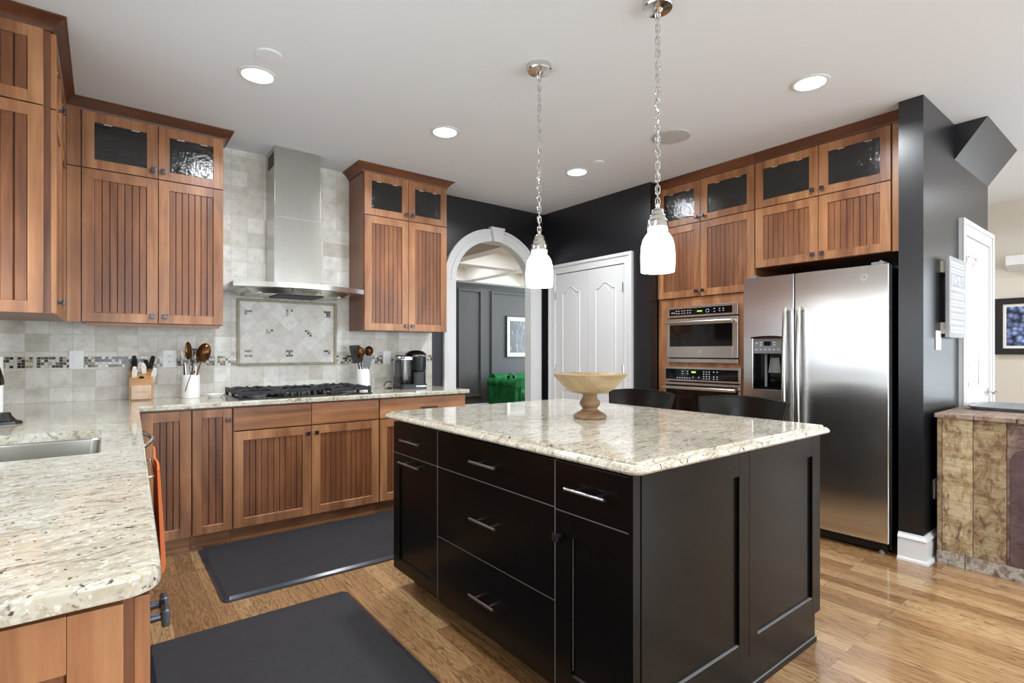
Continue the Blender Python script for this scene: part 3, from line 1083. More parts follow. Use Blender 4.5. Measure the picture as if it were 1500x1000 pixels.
# --- upper cabinet left of the hood
t = thing('wall_cabinet', 'wooden upper cabinet left of the steel hood, two glass doors over two beadboard doors', 'cabinet', (-0.1, 4.02, 0))
W = 0.745
carcass(t, W, 0.31, 1.405, 2.668, ZG)
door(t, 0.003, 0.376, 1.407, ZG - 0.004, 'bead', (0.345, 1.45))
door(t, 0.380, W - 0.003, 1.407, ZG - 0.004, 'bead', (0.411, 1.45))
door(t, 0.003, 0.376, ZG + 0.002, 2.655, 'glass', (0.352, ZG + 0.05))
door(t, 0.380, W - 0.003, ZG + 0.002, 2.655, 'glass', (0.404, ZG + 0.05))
crown(t, [(-0.085, 0.0), (W, 0.0), (W, 0.31)])
bm = BM()
box(bm, 0.02, W - 0.02, 0.01, 0.03, 1.385, 1.405, 0.002)
obj('light_rail', bm, 'wood_h', t)
for gx, gh in ((0.52, 0.13), (0.58, 0.12), (0.64, 0.14)):
    g = thing('drinking_glass', {0.52: 'clear glass seen through the pane left of the hood, nearest the knobs', 0.58: 'clear glass seen through the pane left of the hood, middle of the row', 0.64: 'clear glass seen through the pane left of the hood, nearest the hood'}[gx], 'glass', (-0.1 + gx, 4.16, ZG + 0.009), group='glasses in the glazed cabinet')
    bm = BM()
    lathe(bm, [(0.024, 0), (0.03, gh), (0.027, gh), (0.021, 0.004), (0, 0.004)], seg=18)
    obj('tumbler', bm, 'smoke', g)

# --- upper cabinet on the left wall, its end panel towards the room
t = thing('wall_cabinet', 'wooden upper cabinet on the left wall with beadboard end panel, reaching the ceiling', 'cabinet', (-0.185, 3.125, 0), R(90))
W = 0.82
carcass(t, W, 0.31, 1.40, 2.668, ZG)
door(t, 0.006, 0.41, 1.402, ZG - 0.004, 'bead', (0.095, 1.455))
door(t, 0.414, W - 0.003, 1.402, ZG - 0.004, 'bead')
door(t, 0.006, 0.41, ZG + 0.002, 2.655, 'glass', (0.16, ZG + 0.05))
door(t, 0.414, W - 0.003, ZG + 0.002, 2.655, 'glass')
crown(t, [(0.0, 0.30), (0.0, 0.0), (W + 0.073, 0.0)])
# end panels face the camera: built in a frame turned a quarter
for z0, z1 in ((1.40, ZG - 0.004), (ZG + 0.002, 2.655)):
    bm = BM()
    st = 0.052
    box(bm, -0.02, -0.0005, 0.022, 0.022 + st, z0, z1, 0.002)
    box(bm, -0.02, -0.0005, 0.306 - st, 0.306, z0, z1, 0.002)
    box(bm, -0.0196, -0.0005, 0.022 + st, 0.306 - st, z0, z0 + st, 0.002)
    box(bm, -0.0196, -0.0005, 0.022 + st, 0.306 - st, z1 - st, z1, 0.002)
    e = obj('end_panel', bm, 'wood_v', t)
    bm = BM()
    a0, a1 = 0.022 + st, 0.306 - st
    box(bm, -0.004, -0.001, a0, a1, z0 + st, z1 - st, mi=1)
    n = 4
    bw = (a1 - a0) / n
    for i in range(n):
        a = a0 + i * bw
        prism(bm, [(-0.004, a + 0.0008), (-0.009, a + 0.0008), (-0.012, a + 0.0035), (-0.012, a + bw - 0.0055), (-0.009, a + bw - 0.003), (-0.004, a + bw - 0.003)], 'z', z0 + st, z1 - st)
    obj('beadboard', bm, ['bead', 'groove'], e, smooth=False)
# corner filler strip beside it
f = thing('corner_filler', 'narrow wooden filler strip in the corner between the two left upper cabinets', 'cabinet filler', (-0.166, 4.003, 0))
bm = BM()
box(bm, 0, 0.064, 0, 0.02, 1.405, ZG - 0.003, 0.0015)
obj('lower_filler', bm, 'wood_v', f)
bm = BM()
box(bm, 0, 0.064, 0, 0.02, ZG + 0.002, 2.66, 0.0015)
obj('upper_filler', bm, 'wood_v', f)

# --- upper cabinet between hood and arch
t = thing('wall_cabinet', 'wooden upper cabinet between the steel hood and the white arch, crown on three sides', 'cabinet', (1.63, 4.02, 0))
W = 0.76
carcass(t, W, 0.31, 1.398, 2.668, ZG)
door(t, 0.006, 0.386, 1.40, ZG - 0.004, 'bead', (0.358, 1.44))
door(t, 0.390, W - 0.006, 1.40, ZG - 0.004, 'bead', (0.418, 1.44))
door(t, 0.006, 0.386, ZG + 0.002, 2.655, 'glass', (0.360, ZG + 0.045))
door(t, 0.390, W - 0.006, ZG + 0.002, 2.655, 'glass', (0.416, ZG + 0.045))
crown(t, [(0.0, 0.31), (0.0, 0.0), (W, 0.0), (W, 0.31)])

# --- base cabinets on the back wall
YD = 3.745
ZT = 0.878


def base(name_label, x0, x1, group='base cabinets below the cooktop wall'):
    b = thing('base_cabinet', name_label, 'cabinet', (x0, YD, 0), group=group)
    carcass(b, x1 - x0, 0.575, 0.10, ZT, None)
    toekick(b, 0, x1 - x0)
    return b


b = base('full-height beadboard base cabinet door in the left corner beside the worktop bend', 0.172, 0.426)
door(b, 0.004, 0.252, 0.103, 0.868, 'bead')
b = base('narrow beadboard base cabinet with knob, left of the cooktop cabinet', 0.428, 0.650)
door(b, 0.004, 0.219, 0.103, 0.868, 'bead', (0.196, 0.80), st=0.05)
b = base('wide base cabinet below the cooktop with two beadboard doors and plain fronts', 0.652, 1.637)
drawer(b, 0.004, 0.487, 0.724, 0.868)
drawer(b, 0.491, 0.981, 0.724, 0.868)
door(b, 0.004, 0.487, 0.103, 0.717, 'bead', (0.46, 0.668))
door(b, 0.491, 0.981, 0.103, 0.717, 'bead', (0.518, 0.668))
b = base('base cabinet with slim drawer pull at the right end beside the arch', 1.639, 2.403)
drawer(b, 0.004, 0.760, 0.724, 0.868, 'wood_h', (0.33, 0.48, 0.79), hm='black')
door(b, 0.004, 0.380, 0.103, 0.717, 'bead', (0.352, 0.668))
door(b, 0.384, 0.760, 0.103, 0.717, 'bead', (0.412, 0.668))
o = thing('outlet_box', 'small white outlet box under the worktop end beside the arch', 'outlet', (2.403, 3.78, 0))
bm = BM()
box(bm, 0, 0.026, 0, 0.07, 0.795, 0.866, 0.004)
obj('housing', bm, 'white_plastic', o)
bm = BM()
for z in (0.815, 0.845):
    box(bm, 0.006, 0.020, -0.0015, 0.0005, z - 0.009, z + 0.009, 0.003)
obj('socket', bm, 'mat_white', o)

# --- base cabinets of the sink run (the run stands a little out of square)
DL = Vector((0.095, 2.77)).normalized()
RZL = math.atan2(DL.y, DL.x)
OL = Vector((0.036, 0.947))


def lpt(s):
    p = OL + DL * s
    return (p.x, p.y, 0)


b = thing('base_cabinet', 'sink run end cabinet with framed end panel under the near worktop corner', 'cabinet', lpt(0), RZL, 'base cabinets of the sink run')
carcass(b, 0.62, 0.50, 0.10, ZT, None)
toekick(b, 0, 0.62)
door(b, 0.006, 0.10, 0.103, 0.868, 'slab', (0.078, 0.80))
door(b, 0.104, 0.616, 0.103, 0.868, 'bead', (0.13, 0.80))
bm = BM()
st = 0.062
ya, yb_ = 0.012, 0.50
box(bm, -0.02, -0.0005, ya, ya + st, 0.005, ZT - 0.006, 0.002)
box(bm, -0.02, -0.0005, yb_ - st, yb_, 0.005, ZT - 0.006, 0.002)
box(bm, -0.0196, -0.0005, ya + st, yb_ - st, 0.005, 0.11, 0.002)
box(bm, -0.0196, -0.0005, ya + st, yb_ - st, ZT - 0.085, ZT - 0.006, 0.002)
e = obj('end_panel', bm, 'wood_v', b)
bm = BM()
a0, a1 = ya + st, yb_ - st
box(bm, -0.004, -0.001, a0, a1, 0.11, ZT - 0.085, mi=1)
n = 9
bw = (a1 - a0) / n
for i in range(n):
    a = a0 + i * bw
    prism(bm, [(-0.004, a + 0.0008), (-0.009, a + 0.0008), (-0.012, a + 0.0035), (-0.012, a + bw - 0.0055), (-0.009, a + bw - 0.003), (-0.004, a + bw - 0.003)], 'z', 0.11, ZT - 0.085)
obj('beadboard', bm, ['bead', 'groove'], e, smooth=False)
b = thing('base_cabinet', 'sink cabinet in the middle of the sink run, below the steel sink', 'cabinet', lpt(0.625), RZL, 'base cabinets of the sink run')
carcass(b, 1.29, 0.48, 0.10, 0.70, None)
bm = BM()
box(bm, 0, 1.29, 0.0, 0.018, 0.70, ZT)
obj('apron', bm, 'wood_h', b)
toekick(b, 0, 1.29)
door(b, 0.004, 0.643, 0.103, 0.717, 'bead', (0.615, 0.668))
door(b, 0.647, 1.286, 0.103, 0.717, 'bead', (0.675, 0.668))
drawer(b, 0.004, 0.643, 0.724, 0.868)
drawer(b, 0.647, 1.286, 0.724, 0.868)
d = thing('dishwasher', 'steel dishwasher with curved bar handle poking out beyond the worktop edge', 'dishwasher', lpt(1.92), RZL)
bm = BM()
box(bm, 0.004, 0.596, 0.0, 0.50, 0.10, ZT, 0.002)
obj('body', bm, 'black', d)
bm = BM()
box(bm, 0.006, 0.594, -0.024, 0.0, 0.11, 0.868, 0.004)
obj('door', bm, 'steel', d)
bm = BM()
tube(bm, [(0.05, -0.024, 0.80), (0.055, -0.045, 0.80)] + [(0.06 + 0.48 * k / 14, -0.048 - 0.034 * math.sin(PI * k / 14), 0.80) for k in range(15)] + [(0.545, -0.045, 0.80), (0.55, -0.024, 0.80)], 0.011, 12)
obj('handle', bm, 'chrome', d)
bm = BM()
box(bm, 0.01, 0.59, 0.05, 0.07, 0.0, 0.10)
obj('toe_kick', bm, 'black', d)

# --- worktop: one L-shaped granite top with a sink cut-out
wt = thing('worktop', 'L-shaped cream granite worktop along the tiled wall and the sink side', 'worktop', (0, 0, 0))
bm = BM()
e0, e1 = (0.069, 0.915), (0.166, 3.702)
out = roundpoly([(XL, 0.915), e0, e1, (2.432, 3.702), (2.432, YB - 0.011), (XL, YB - 0.011)], [0, 0.05, 0.012, 0.008, 0, 0], 6)
EB = [(-0.012, 0.914), (-0.006, 0.9125), (-0.0015, 0.909), (0, 0.904), (0, 0.886), (-0.002, 0.882), (-0.006, 0.880)]
SK = roundpoly([(-0.40, 2.08), (-0.004, 2.08), (-0.004, 2.72), (-0.40, 2.72)], 0.02, 5)
slab(bm, out, EB, [SK])
obj('granite_top', bm, 'granite', wt)
s = thing('sink', 'undermount steel sink basin sunk in the left granite worktop', 'sink', (0, 0, 0))
bm = BM()
rims = []
for ins, z in ((-0.014, 0.8795), (0.002, 0.8795), (0.006, 0.872), (0.016, 0.75), (0.05, 0.725), (0.12, 0.722)):
    k = roundpoly([(-0.40 + ins, 2.08 + ins), (-0.004 - ins, 2.08 + ins), (-0.004 - ins, 2.72 - ins), (-0.40 + ins, 2.72 - ins)], max(0.018, 0.03), 6)
    rims.append([bm.verts.new((x, y, z)) for x, y in k])
for a, c in zip(rims, rims[1:]):
    for i in range(len(a)):
        j = (i + 1) % len(a)
        bm.faces.new((a[i], a[j], c[j], c[i]))
bm.faces.new(rims[-1])
obj('basin', bm, 'steel_v', s, ang=50)
bm = BM()
lathe(bm, [(0.045, 0.7225), (0.045, 0.725), (0.03, 0.7255), (0.025, 0.7235), (0, 0.7235)], (-0.20, 2.40, 0), 24)
obj('drain', bm, 'chrome', s)
# faucet at the picture's left edge
fa = thing('faucet', 'dark bronze faucet with bell-shaped spray head behind the sink', 'faucet', (-0.345, 3.17, 0.914))
bm = BM()
lathe(bm, [(0.066, 0), (0.066, 0.006), (0.060, 0.012), (0.045, 0.016), (0.032, 0.034), (0.026, 0.05)], seg=8)
obj('base_plate', bm, 'black', fa, ang=20)
bm = BM()
nk = [(-0.06, 0, 0.02), (-0.06, 0, 0.29)] + [(-0.06 + 0.05 * (1 - math.cos(PI * k / 10)) * 0.5, -0.10 * (1 - math.cos(PI * k / 10)), 0.29 + 0.05 * math.sin(PI * k / 10)) for k in range(1, 11)]
tube(bm, nk, 0.013, 12)
obj('gooseneck', bm, 'bronze', fa)
bm = BM()
lathe(bm, [(0.013, 0.32), (0.018, 0.305), (0.026, 0.28), (0.034, 0.245), (0.037, 0.225), (0.036, 0.216), (0.03, 0.213), (0, 0.214)], (-0.008, -0.2, -0.035), 24)
obj('spray_head', bm, 'bronze', fa)
pt = thing('paper_towel_roll', 'white paper towel roll standing in the left corner of the worktop', 'paper towel', (-0.434, 3.5, 0.914))
bm = BM()
lathe(bm, [(0.018, 0.008), (0.056, 0.008), (0.057, 0.29), (0.018, 0.29), (0.018, 0.008)], seg=32, cap=False)
obj('paper', bm, 'paper', pt)
bm = BM()
lathe(bm, [(0.058, 0), (0.058, 0.006), (0.008, 0.008), (0.006, 0.31), (0.01, 0.315), (0.008, 0.328), (0, 0.33)], seg=24)
obj('holder', bm, 'chrome', pt)
# towel hanging on the sink cabinet
tw = thing('towel', 'orange terry towel hanging on the sink cabinet front below the worktop edge', 'towel', (0, 0, 0))
bm = BM()
P0 = Vector(lpt(1.02)).xy
rows = []
NX, NZ = 14, 12
for k in range(NZ + 1):
    v = k / NZ
    z = 0.835 - 0.345 * v
    r_ = []
    for i in range(NX + 1):
        u = i / NX
        p = OL + DL * (1.16 + 0.52 * u)
        off = 0.074 + 0.008 * math.sin(u * 9.0) * (0.3 + v) + 0.012 * v
        q = p + Vector((DL.y, -DL.x)) * off
        r_.append((q.x, q.y, z + 0.006 * math.sin(u * 7)))
    rows.append(r_)
nrm = Vector((DL.y, -DL.x, 0)) * 0.007
F_ = [[bm.verts.new(p) for p in r_] for r_ in rows]
B_ = [[bm.verts.new(Vector(p) - nrm) for p in r_] for r_ in rows]
for k in range(NZ):
    for i in range(NX):
        bm.faces.new((F_[k][i], F_[k][i + 1], F_[k + 1][i + 1], F_[k + 1][i]))
        bm.faces.new((B_[k][i], B_[k + 1][i], B_[k + 1][i + 1], B_[k][i + 1]))
for k in range(NZ):
    bm.faces.new((F_[k][0], F_[k + 1][0], B_[k + 1][0], B_[k][0]))
    bm.faces.new((F_[k][NX], B_[k][NX], B_[k + 1][NX], F_[k + 1][NX]))
for i in range(NX):
    bm.faces.new((F_[0][i], B_[0][i], B_[0][i + 1], F_[0][i + 1]))
    bm.faces.new((F_[NZ][i], F_[NZ][i + 1], B_[NZ][i + 1], B_[NZ][i]))
obj('cloth', bm, 'orange', tw)
bm = BM()
q0 = OL + DL * 1.24
q1 = OL + DL * 1.60
nn = Vector((DL.y, -DL.x))
tube(bm, [(*(q0 + nn * 0.022), 0.80), (*(q0 + nn * 0.060), 0.80), (*(q1 + nn * 0.060), 0.80), (*(q1 + nn * 0.022), 0.80)], 0.004, 8)
obj('towel_bar', bm, 'chrome', tw)

# ------------------------------------------------------------------ hood and cooktop
HX = 1.145
h = thing('range_hood', 'stainless chimney range hood with bowed canopy above the cooktop', 'range hood', (HX, 0, 0))
HW, YS, YF = 0.455, 3.93, 3.81


def bow(hw, ys, yf, n=28):
    pts = []
    for k in range(n + 1):
        u = -1 + 2 * k / n
        pts.append((hw * u, ys + (yf - ys) * (1 - u * u)))
    return pts


bm = BM()
f = bow(HW, YS, YF)
bk = [(HW, YB - 0.012), (-HW, YB - 0.012)]
prism(bm, f + bk, 'z', 1.672, 1.706)
obj('canopy', bm, 'steel', h, ang=20)
bm = BM()
g = [(x * 0.80, y + 0.05) for x, y in f]
rt = [bm.verts.new((x, y, 1.672)) for x, y in g + [(0.40, YB - 0.03), (-0.40, YB - 0.03)]]
rb = [bm.verts.new((x * 0.86, y + 0.03, 1.638)) for x, y in g] + [bm.verts.new((0.34, YB - 0.05, 1.638)), bm.verts.new((-0.34, YB - 0.05, 1.638))]
for i in range(len(rt)):
    j = (i + 1) % len(rt)
    bm.faces.new((rt[i], rt[j], rb[j], rb[i]))
bm.faces.new(rb[::-1])
obj('underside', bm, 'steel', h, ang=20)
bm = BM()
box(bm, -0.16, 0.16, 3.97, 4.24, 1.630, 1.6385, 0.002)
obj('filter', bm, 'black_matte', h)
bm = BM()
for k in range(7):
    box(bm, -0.02 + k * 0.02, -0.008 + k * 0.02, 3.872, 3.876, 1.651, 1.658)
cyl(bm, (-0.09, 3.876, 1.655), (-0.09, 3.868, 1.655), 0.006, seg=12)
obj('control_buttons', bm, 'badge_dark', h)
for sx in (-0.27, 0.27):
    bm = BM()
    lathe(bm, [(0.028, 0.004), (0.028, -0.002), (0, -0.004)], (sx, 4.0, 1.640), 18)
    obj('hood_lamp', bm, 'mat_white', h)
bm = BM()
box(bm, -0.168, 0.168, 4.052, YB - 0.011, 1.706, 2.21, 0.002)
obj('chimney_lower', bm, 'steel_v', h)
bm = BM()
box(bm, -0.164, 0.164, 4.056, YB - 0.011, 2.21, ZC - 0.001, 0.002)
obj('chimney_upper', bm, 'steel_v', h)
bm = BM()
for k in range(7):
    yy = 4.085 + k * 0.024
    box(bm, -0.1655, -0.1638, yy, yy + 0.013, 2.58, 2.68)
    box(bm, 0.1638, 0.1655, yy, yy + 0.013, 2.58, 2.68)
obj('vent_slots', bm, 'black', h)

c = thing('cooktop', 'black five-burner gas cooktop with cast-iron grates set in the granite', 'cooktop', (0, 0, 0.914))
CX0, CX1, CY0, CY1 = 0.69, 1.60, 3.765, 4.265
bm = BM()
box(bm, CX0, CX1, CY0, CY1, 0, 0.010, 0.004)
obj('cooktop_base', bm, 'black_gloss', c)
BUR = [(0.83, 3.89, 0.04), (0.83, 4.14, 0.034), (1.145, 4.06, 0.052), (1.46, 3.89, 0.034), (1.46, 4.14, 0.042)]
for bx, by, br_ in BUR:
    bm = BM()
    lathe(bm, [(br_ + 0.014, 0.010), (br_ + 0.014, 0.016), (br_, 0.018), (br_, 0.028), (br_ - 0.004, 0.030)], (bx, by, 0), 24)
    u = obj('burner', bm, 'grey_nylon', c)
    bm = BM()
    lathe(bm, [(br_ - 0.004, 0.030), (br_ - 0.003, 0.036), (0, 0.038)], (bx, by, 0), 24)
    obj('burner_cap', bm, 'black_matte', u)
for gx0, gx1, cs in ((0.705, 0.985, [(0.83, 3.89), (0.83, 4.14)]), (0.99, 1.30, [(1.145, 4.06)]), (1.305, 1.585, [(1.46, 3.89), (1.46, 4.14)])):
    bm = BM()
    zt, hh = 0.055, 0.009
    y0, y1 = CY0 + (0.02 if len(cs) == 2 else 0.15), CY1 - 0.02
    for a, b2 in (((gx0, y0), (gx1, y0)), ((gx0, y1), (gx1, y1)), ((gx0, y0), (gx0, y1)), ((gx1, y0), (gx1, y1)), ((gx0, (y0 + y1) / 2), (gx1, (y0 + y1) / 2))):
        xx0, xx1 = sorted((a[0], b2[0]))
        yy0, yy1 = sorted((a[1], b2[1]))
        box(bm, xx0 - 0.009, xx1 + 0.009, yy0 - 0.009, yy1 + 0.009, zt - 0.026, zt - 0.002, 0.004)
    for x in (gx0, gx1):
        for y in (y0, (y0 + y1) / 2, y1):
            box(bm, x - 0.010, x + 0.010, y - 0.010, y + 0.010, 0.010, zt + 0.004, 0.003)
    for cx, cy in cs:
        for ang in (0, 90, 180, 270, 45, 135, 225, 315):
            dx, dy = math.cos(R(ang)), math.sin(R(ang))
            L = min(((gx1 - gx0) / 2) / max(abs(dx), 1e-6), 0.118 / max(abs(dy), 1e-6), 0.15)
            tube(bm, [(cx + dx * 0.022, cy + dy * 0.022, zt - 0.002), (cx + dx * L * 0.6, cy + dy * L * 0.6, zt + 0.002), (cx + dx * L, cy + dy * L, zt - 0.010)], [0.006, 0.009, 0.009], 6)
    obj('grate', bm, 'black_matte', c)
for k in range(5):
    bm = BM()
    lathe(bm, [(0.020, 0.010), (0.020, 0.014), (0.017, 0.016), (0.015, 0.034), (0, 0.036)], (1.035 + 0.055 * k, 3.80 + (0.045 if k % 2 else 0.0), 0), 16)
    obj('control_knob', bm, 'black', c)

# ------------------------------------------------------------------ worktop things
# knife block and knives
kb = thing('knife_block', 'wooden knife block with pale front plate below the left tiles', 'knife block', (0.20, 4.20, 0.914), R(-3))
bm = BM()
prism(bm, [(-0.05, 0.0), (0.09, 0.0), (0.09, 0.215), (0.055, 0.215), (-0.05, 0.135)], 'x', -0.064, 0.064)
bd = obj('block', bm, 'block_wood', kb)
bm = BM()
box(bm, -0.053, 0.053, -0.062, -0.0505, 0.008, 0.098, 0.002)
pl = obj('front_plate', bm, 'pale_wood', kb)
bm = BM()
tube(bm, [(-0.030 + 0.060 * q / 60 + 0.002 * math.sin(q * 1.1), -0.0625, 0.054 + (0.006 if q < 8 else 0.0032) * math.sin(q * 1.1 + 0.6) + 0.001 * math.sin(q * 0.37)) for q in range(61)], 0.0005, 5)
obj('script_mark', bm, 'brown_ut', pl)
KN = [(-0.040, 0.028, 0.105, 'white', 0.115, 'front left'), (-0.040, 0.070, 0.175, 'black', 0.115, 'back left'), (-0.008, 0.055, 0.165, 'white', 0.085, 'middle back'), (0.022, 0.050, 0.140, 'white', 0.105, 'tilted right'),
      (0.042, 0.080, 0.180, 'black', 0.110, 'tall right'), (0.050, 0.026, 0.105, 'white', 0.105, 'front right'), (0.020, 0.078, 0.175, 'black', 0.090, 'rear centre'), (-0.002, 0.004, 0.118, 'black', 0.045, 'front centre, shortest')]
for kx, ky, kz, kc, kl, kw in KN:
    k = thing('knife', '%s-handled knife in the wooden knife block, %s' % (kc, kw), 'knife', (0.20 + kx, 4.20 + ky - 0.02, 0.914 + kz - 0.012), group='knives in the block')
    lean = (0.02 if kx < 0 else 0.35 if kw in ('front right', 'tall right') else -0.3 if kw == 'tilted right' else 0.1)
    k.rotation_euler = (R(28), lean * 0.5, 0)
    bm = BM()
    kl *= 1.22
    pr_ = [(-0.013, 0.0), (0.013, 0.0), (0.012, kl * 0.45), (0.016, kl * 0.8), (0.009, kl), (-0.009, kl), (-0.013, kl * 0.8)]
    prism(bm, pr_, 'y', -0.007, 0.007)
    bmesh.ops.bevel(bm, geom=list(bm.edges), offset=0.0025, segments=2, affect='EDGES', clamp_overlap=True)
    hd = obj('handle', bm, 'ceramic' if kc == 'white' else 'black', k)
    bm = BM()
    for q in (0.25, 0.55, 0.82):
        cyl(bm, (0, -0.0085, kl * q), (0, 0.0085, kl * q), 0.0022, seg=8)
    obj('rivet', bm, 'dark_steel', hd)
    bm = BM()
    box(bm, -0.009, 0.009, -0.001, 0.001, -0.05, 0.0)
    obj('blade', bm, 'steel', k)

def crock(label, x, y, r, hgt, spoon_rest=False):
    k = thing('utensil_crock', label, 'crock', (x, y, 0.914))
    bm = BM()
    lathe(bm, [(0, 0), (r * 0.94, 0), (r, 0.006), (r, hgt * 0.5), (r * 0.985, hgt - 0.012), (r * 1.0, hgt - 0.004), (r * 0.96, hgt), (r * 0.90, hgt - 0.004), (r * 0.90, 0.012), (0, 0.01)], seg=40)
    obj('jar', bm, 'ceramic', k)
    return k


def utensil(label, base_pt, tip, head, mats, cat='utensil', grp=None, hr=0.005, tw_=0.0, hs=(1.0, 1.0)):
    """a kitchen tool standing in a crock: handle from base_pt to tip, with a head of the given kind"""
    p0, p1 = Vector(base_pt), Vector(tip)
    d_ = p1 - p0
    L = d_.length
    k = thing({'spoon': 'serving_spoon', 'ladle': 'ladle', 'turner': 'spatula', 'spat': 'spatula', 'fork': 'serving_fork', 'stick': 'honing_steel'}[head], label, cat, p0, group=grp)
    za = d_.normalized()
    ya = Vector((-p0.x, -p0.y, 0.0)).normalized()
    ya = (ya - za * ya.dot(za)).normalized()
    xa = ya.cross(za)
    k.rotation_euler = (Matrix((xa, ya, za)).transposed() @ Matrix.Rotation(tw_, 3, 'Z')).to_euler()
    hl = {'spoon': 0.085, 'ladle': 0.075, 'turner': 0.10, 'spat': 0.095, 'fork': 0.09, 'stick': 0.0}[head] * hs[1]
    ws_ = hs[0]
    bm = BM()
    tube(bm, [(0, 0, 0), (0, 0, L * 0.5), (0, 0, L - hl + 0.008)], [hr, hr * 0.9, hr * 0.75], 8)
    obj('handle', bm, mats[0], k)
    z0 = L - hl
    if head in ('spoon', 'ladle'):
        w_ = (0.033 if head == 'spoon' else 0.04) * ws_
        dp = 0.012 if head == 'spoon' else 0.026
        bm = BM()
        nu, nv = 10, 14
        G = []
        for a in range(nu + 1):
            rr = a / nu
            G.append([bm.verts.new((w_ * rr * math.cos(2 * PI * b_ / nv), dp * (1 - rr * rr), z0 + hl / 2 + hl / 2 * rr * math.sin(2 * PI * b_ / nv))) for b_ in range(nv)] if a else [bm.verts.new((0, dp, z0 + hl / 2))])
        for a in range(nu):
            for b_ in range(nv):
                c_ = (b_ + 1) % nv
                if a == 0:
                    bm.faces.new((G[0][0], G[1][b_], G[1][c_]))
                else:
                    bm.faces.new((G[a][b_], G[a + 1][b_], G[a + 1][c_], G[a][c_]))
        ret = bmesh.ops.solidify(bm, geom=list(bm.faces), thickness=0.0022)
        obj('bowl', bm, mats[1], k, ang=60)
    elif head == 'turner':
        bm = BM()
        w_ = 0.04 * ws_
        for a in range(5):
            x0 = -w_ + a * (2 * w_ / 5)
            box(bm, x0, x0 + 2 * w_ / 5 - (0.004 if a < 4 else 0), -0.0015, 0.0015, z0 + 0.02, L - 0.012)
        box(bm, -w_ * 0.9, w_ * 0.9, -0.0017, 0.0017, z0, z0 + 0.022, 0.001)
        box(bm, -w_, w_, -0.0017, 0.0017, L - 0.013, L, 0.001)
        obj('blade', bm, mats[1], k)
    elif head == 'spat':
        bm = BM()
        pr_ = [(u_ * ws_, v_) for u_, v_ in [(-0.022, z0), (0.022, z0), (0.030, z0 + 0.02), (0.030, L - 0.006), (0.024, L), (-0.026, L - 0.010), (-0.030, L - 0.02), (-0.030, z0 + 0.02)]]
        prism(bm, pr_, 'y', -0.003, 0.003)
        bmesh.ops.bevel(bm, geom=list(bm.edges), offset=0.0015, segments=1, affect='EDGES', clamp_overlap=True)
        obj('blade', bm, mats[1], k)
    elif head == 'fork':
        bm = BM()
        box(bm, -0.022, 0.022, -0.002, 0.002, z0, z0 + 0.03, 0.002)
        for a in range(4):
            tube(bm, [(-0.018 + a * 0.012, 0, z0 + 0.03), (-0.018 + a * 0.012, 0.004, L)], 0.003, 6)
        obj('tines', bm, mats[1], k)
    return k


crock('white ceramic utensil crock left of the cooktop beside the knife block', 0.472, 4.16, 0.055, 0.158)
g1 = 'utensils in the left crock'
B1 = (0.472, 4.16, 0.93)
utensil('amber-brown spoon leaning left, tallest in the left crock', (0.478, 4.12, 0.93), (0.448, 4.10, 1.295), 'spoon', ('dark_steel', 'spoon_brown'), grp=g1, tw_=0.85, hs=(1.0, 1.45))
utensil('broad amber-brown ladle leaning right in the left crock', (0.465, 4.13, 0.93), (0.558, 4.10, 1.285), 'ladle', ('spoon_brown', 'spoon_brown'), grp=g1, tw_=-0.3, hs=(1.1, 1.75))
utensil('dark slotted spatula standing in the middle of the left crock', (0.475, 4.19, 0.93), (0.495, 4.20, 1.25), 'turner', ('black', 'black'), grp=g1)
utensil('grey steel fork at the left rim of the left crock', (0.452, 4.15, 0.93), (0.432, 4.145, 1.235), 'fork', ('steel', 'steel'), grp=g1, tw_=0.6)
utensil('black honing steel upright at the left of the left crock', (0.445, 4.185, 0.93), (0.437, 4.19, 1.20), 'stick', ('black', 'black'), grp=g1, hr=0.008)
utensil('slim steel spoon between the brown spoons in the left crock', (0.50, 4.15, 0.93), (0.498, 4.15, 1.225), 'spoon', ('steel', 'steel'), grp=g1, hs=(0.6, 0.8))
ms = thing('measuring_spoon', 'copper measuring spoon hung outside the left crock, handle down', 'measuring spoon', (0.462, 4.103, 0.965))
bm = BM()
tube(bm, [(-0.028, 0.003, 0.0), (-0.012, -0.001, 0.06), (0.008, 0.0, 0.118)], [0.006, 0.0045, 0.004], 8, flat=0.5)
obj('handle', bm, 'copper', ms)
bm = BM()
lathe(bm, [(0.0, -0.012), (0.010, -0.010), (0.016, -0.002), (0.017, 0.004), (0.015, 0.004), (0.009, -0.007), (0, -0.009)], (0.018, 0.012, 0.128), 18)
obj('cup', bm, 'copper', ms)
crock('white ceramic utensil crock right of the cooktop beside the coffee maker', 1.682, 4.14, 0.056, 0.172)
g2 = 'utensils in the right crock'
utensil('large black flat spatula leaning left in the right crock', (1.692, 4.17, 0.93), (1.625, 4.19, 1.285), 'spat', ('black', 'black'), grp=g2, hs=(1.45, 1.6))
utensil('amber-brown spoon in front of the black spatula, right crock', (1.675, 4.125, 0.93), (1.635, 4.10, 1.265), 'ladle', ('black', 'spoon_brown'), grp=g2, hs=(0.9, 1.2))
utensil('ladle with brown bowl at the right of the right crock', (1.705, 4.16, 0.93), (1.745, 4.17, 1.275), 'ladle', ('steel', 'spoon_brown'), grp=g2, hs=(0.9, 1.15))
utensil('grey silicone spatula at the front of the right crock', (1.69, 4.10, 0.93), (1.69, 4.085, 1.20), 'spat', ('steel', 'grey_nylon'), grp=g2, hs=(1.0, 1.1))
utensil('steel spoon behind the grey spatula in the right crock', (1.665, 4.18, 0.93), (1.69, 4.20, 1.22), 'spoon', ('steel', 'steel'), grp=g2, hs=(0.7, 0.8))
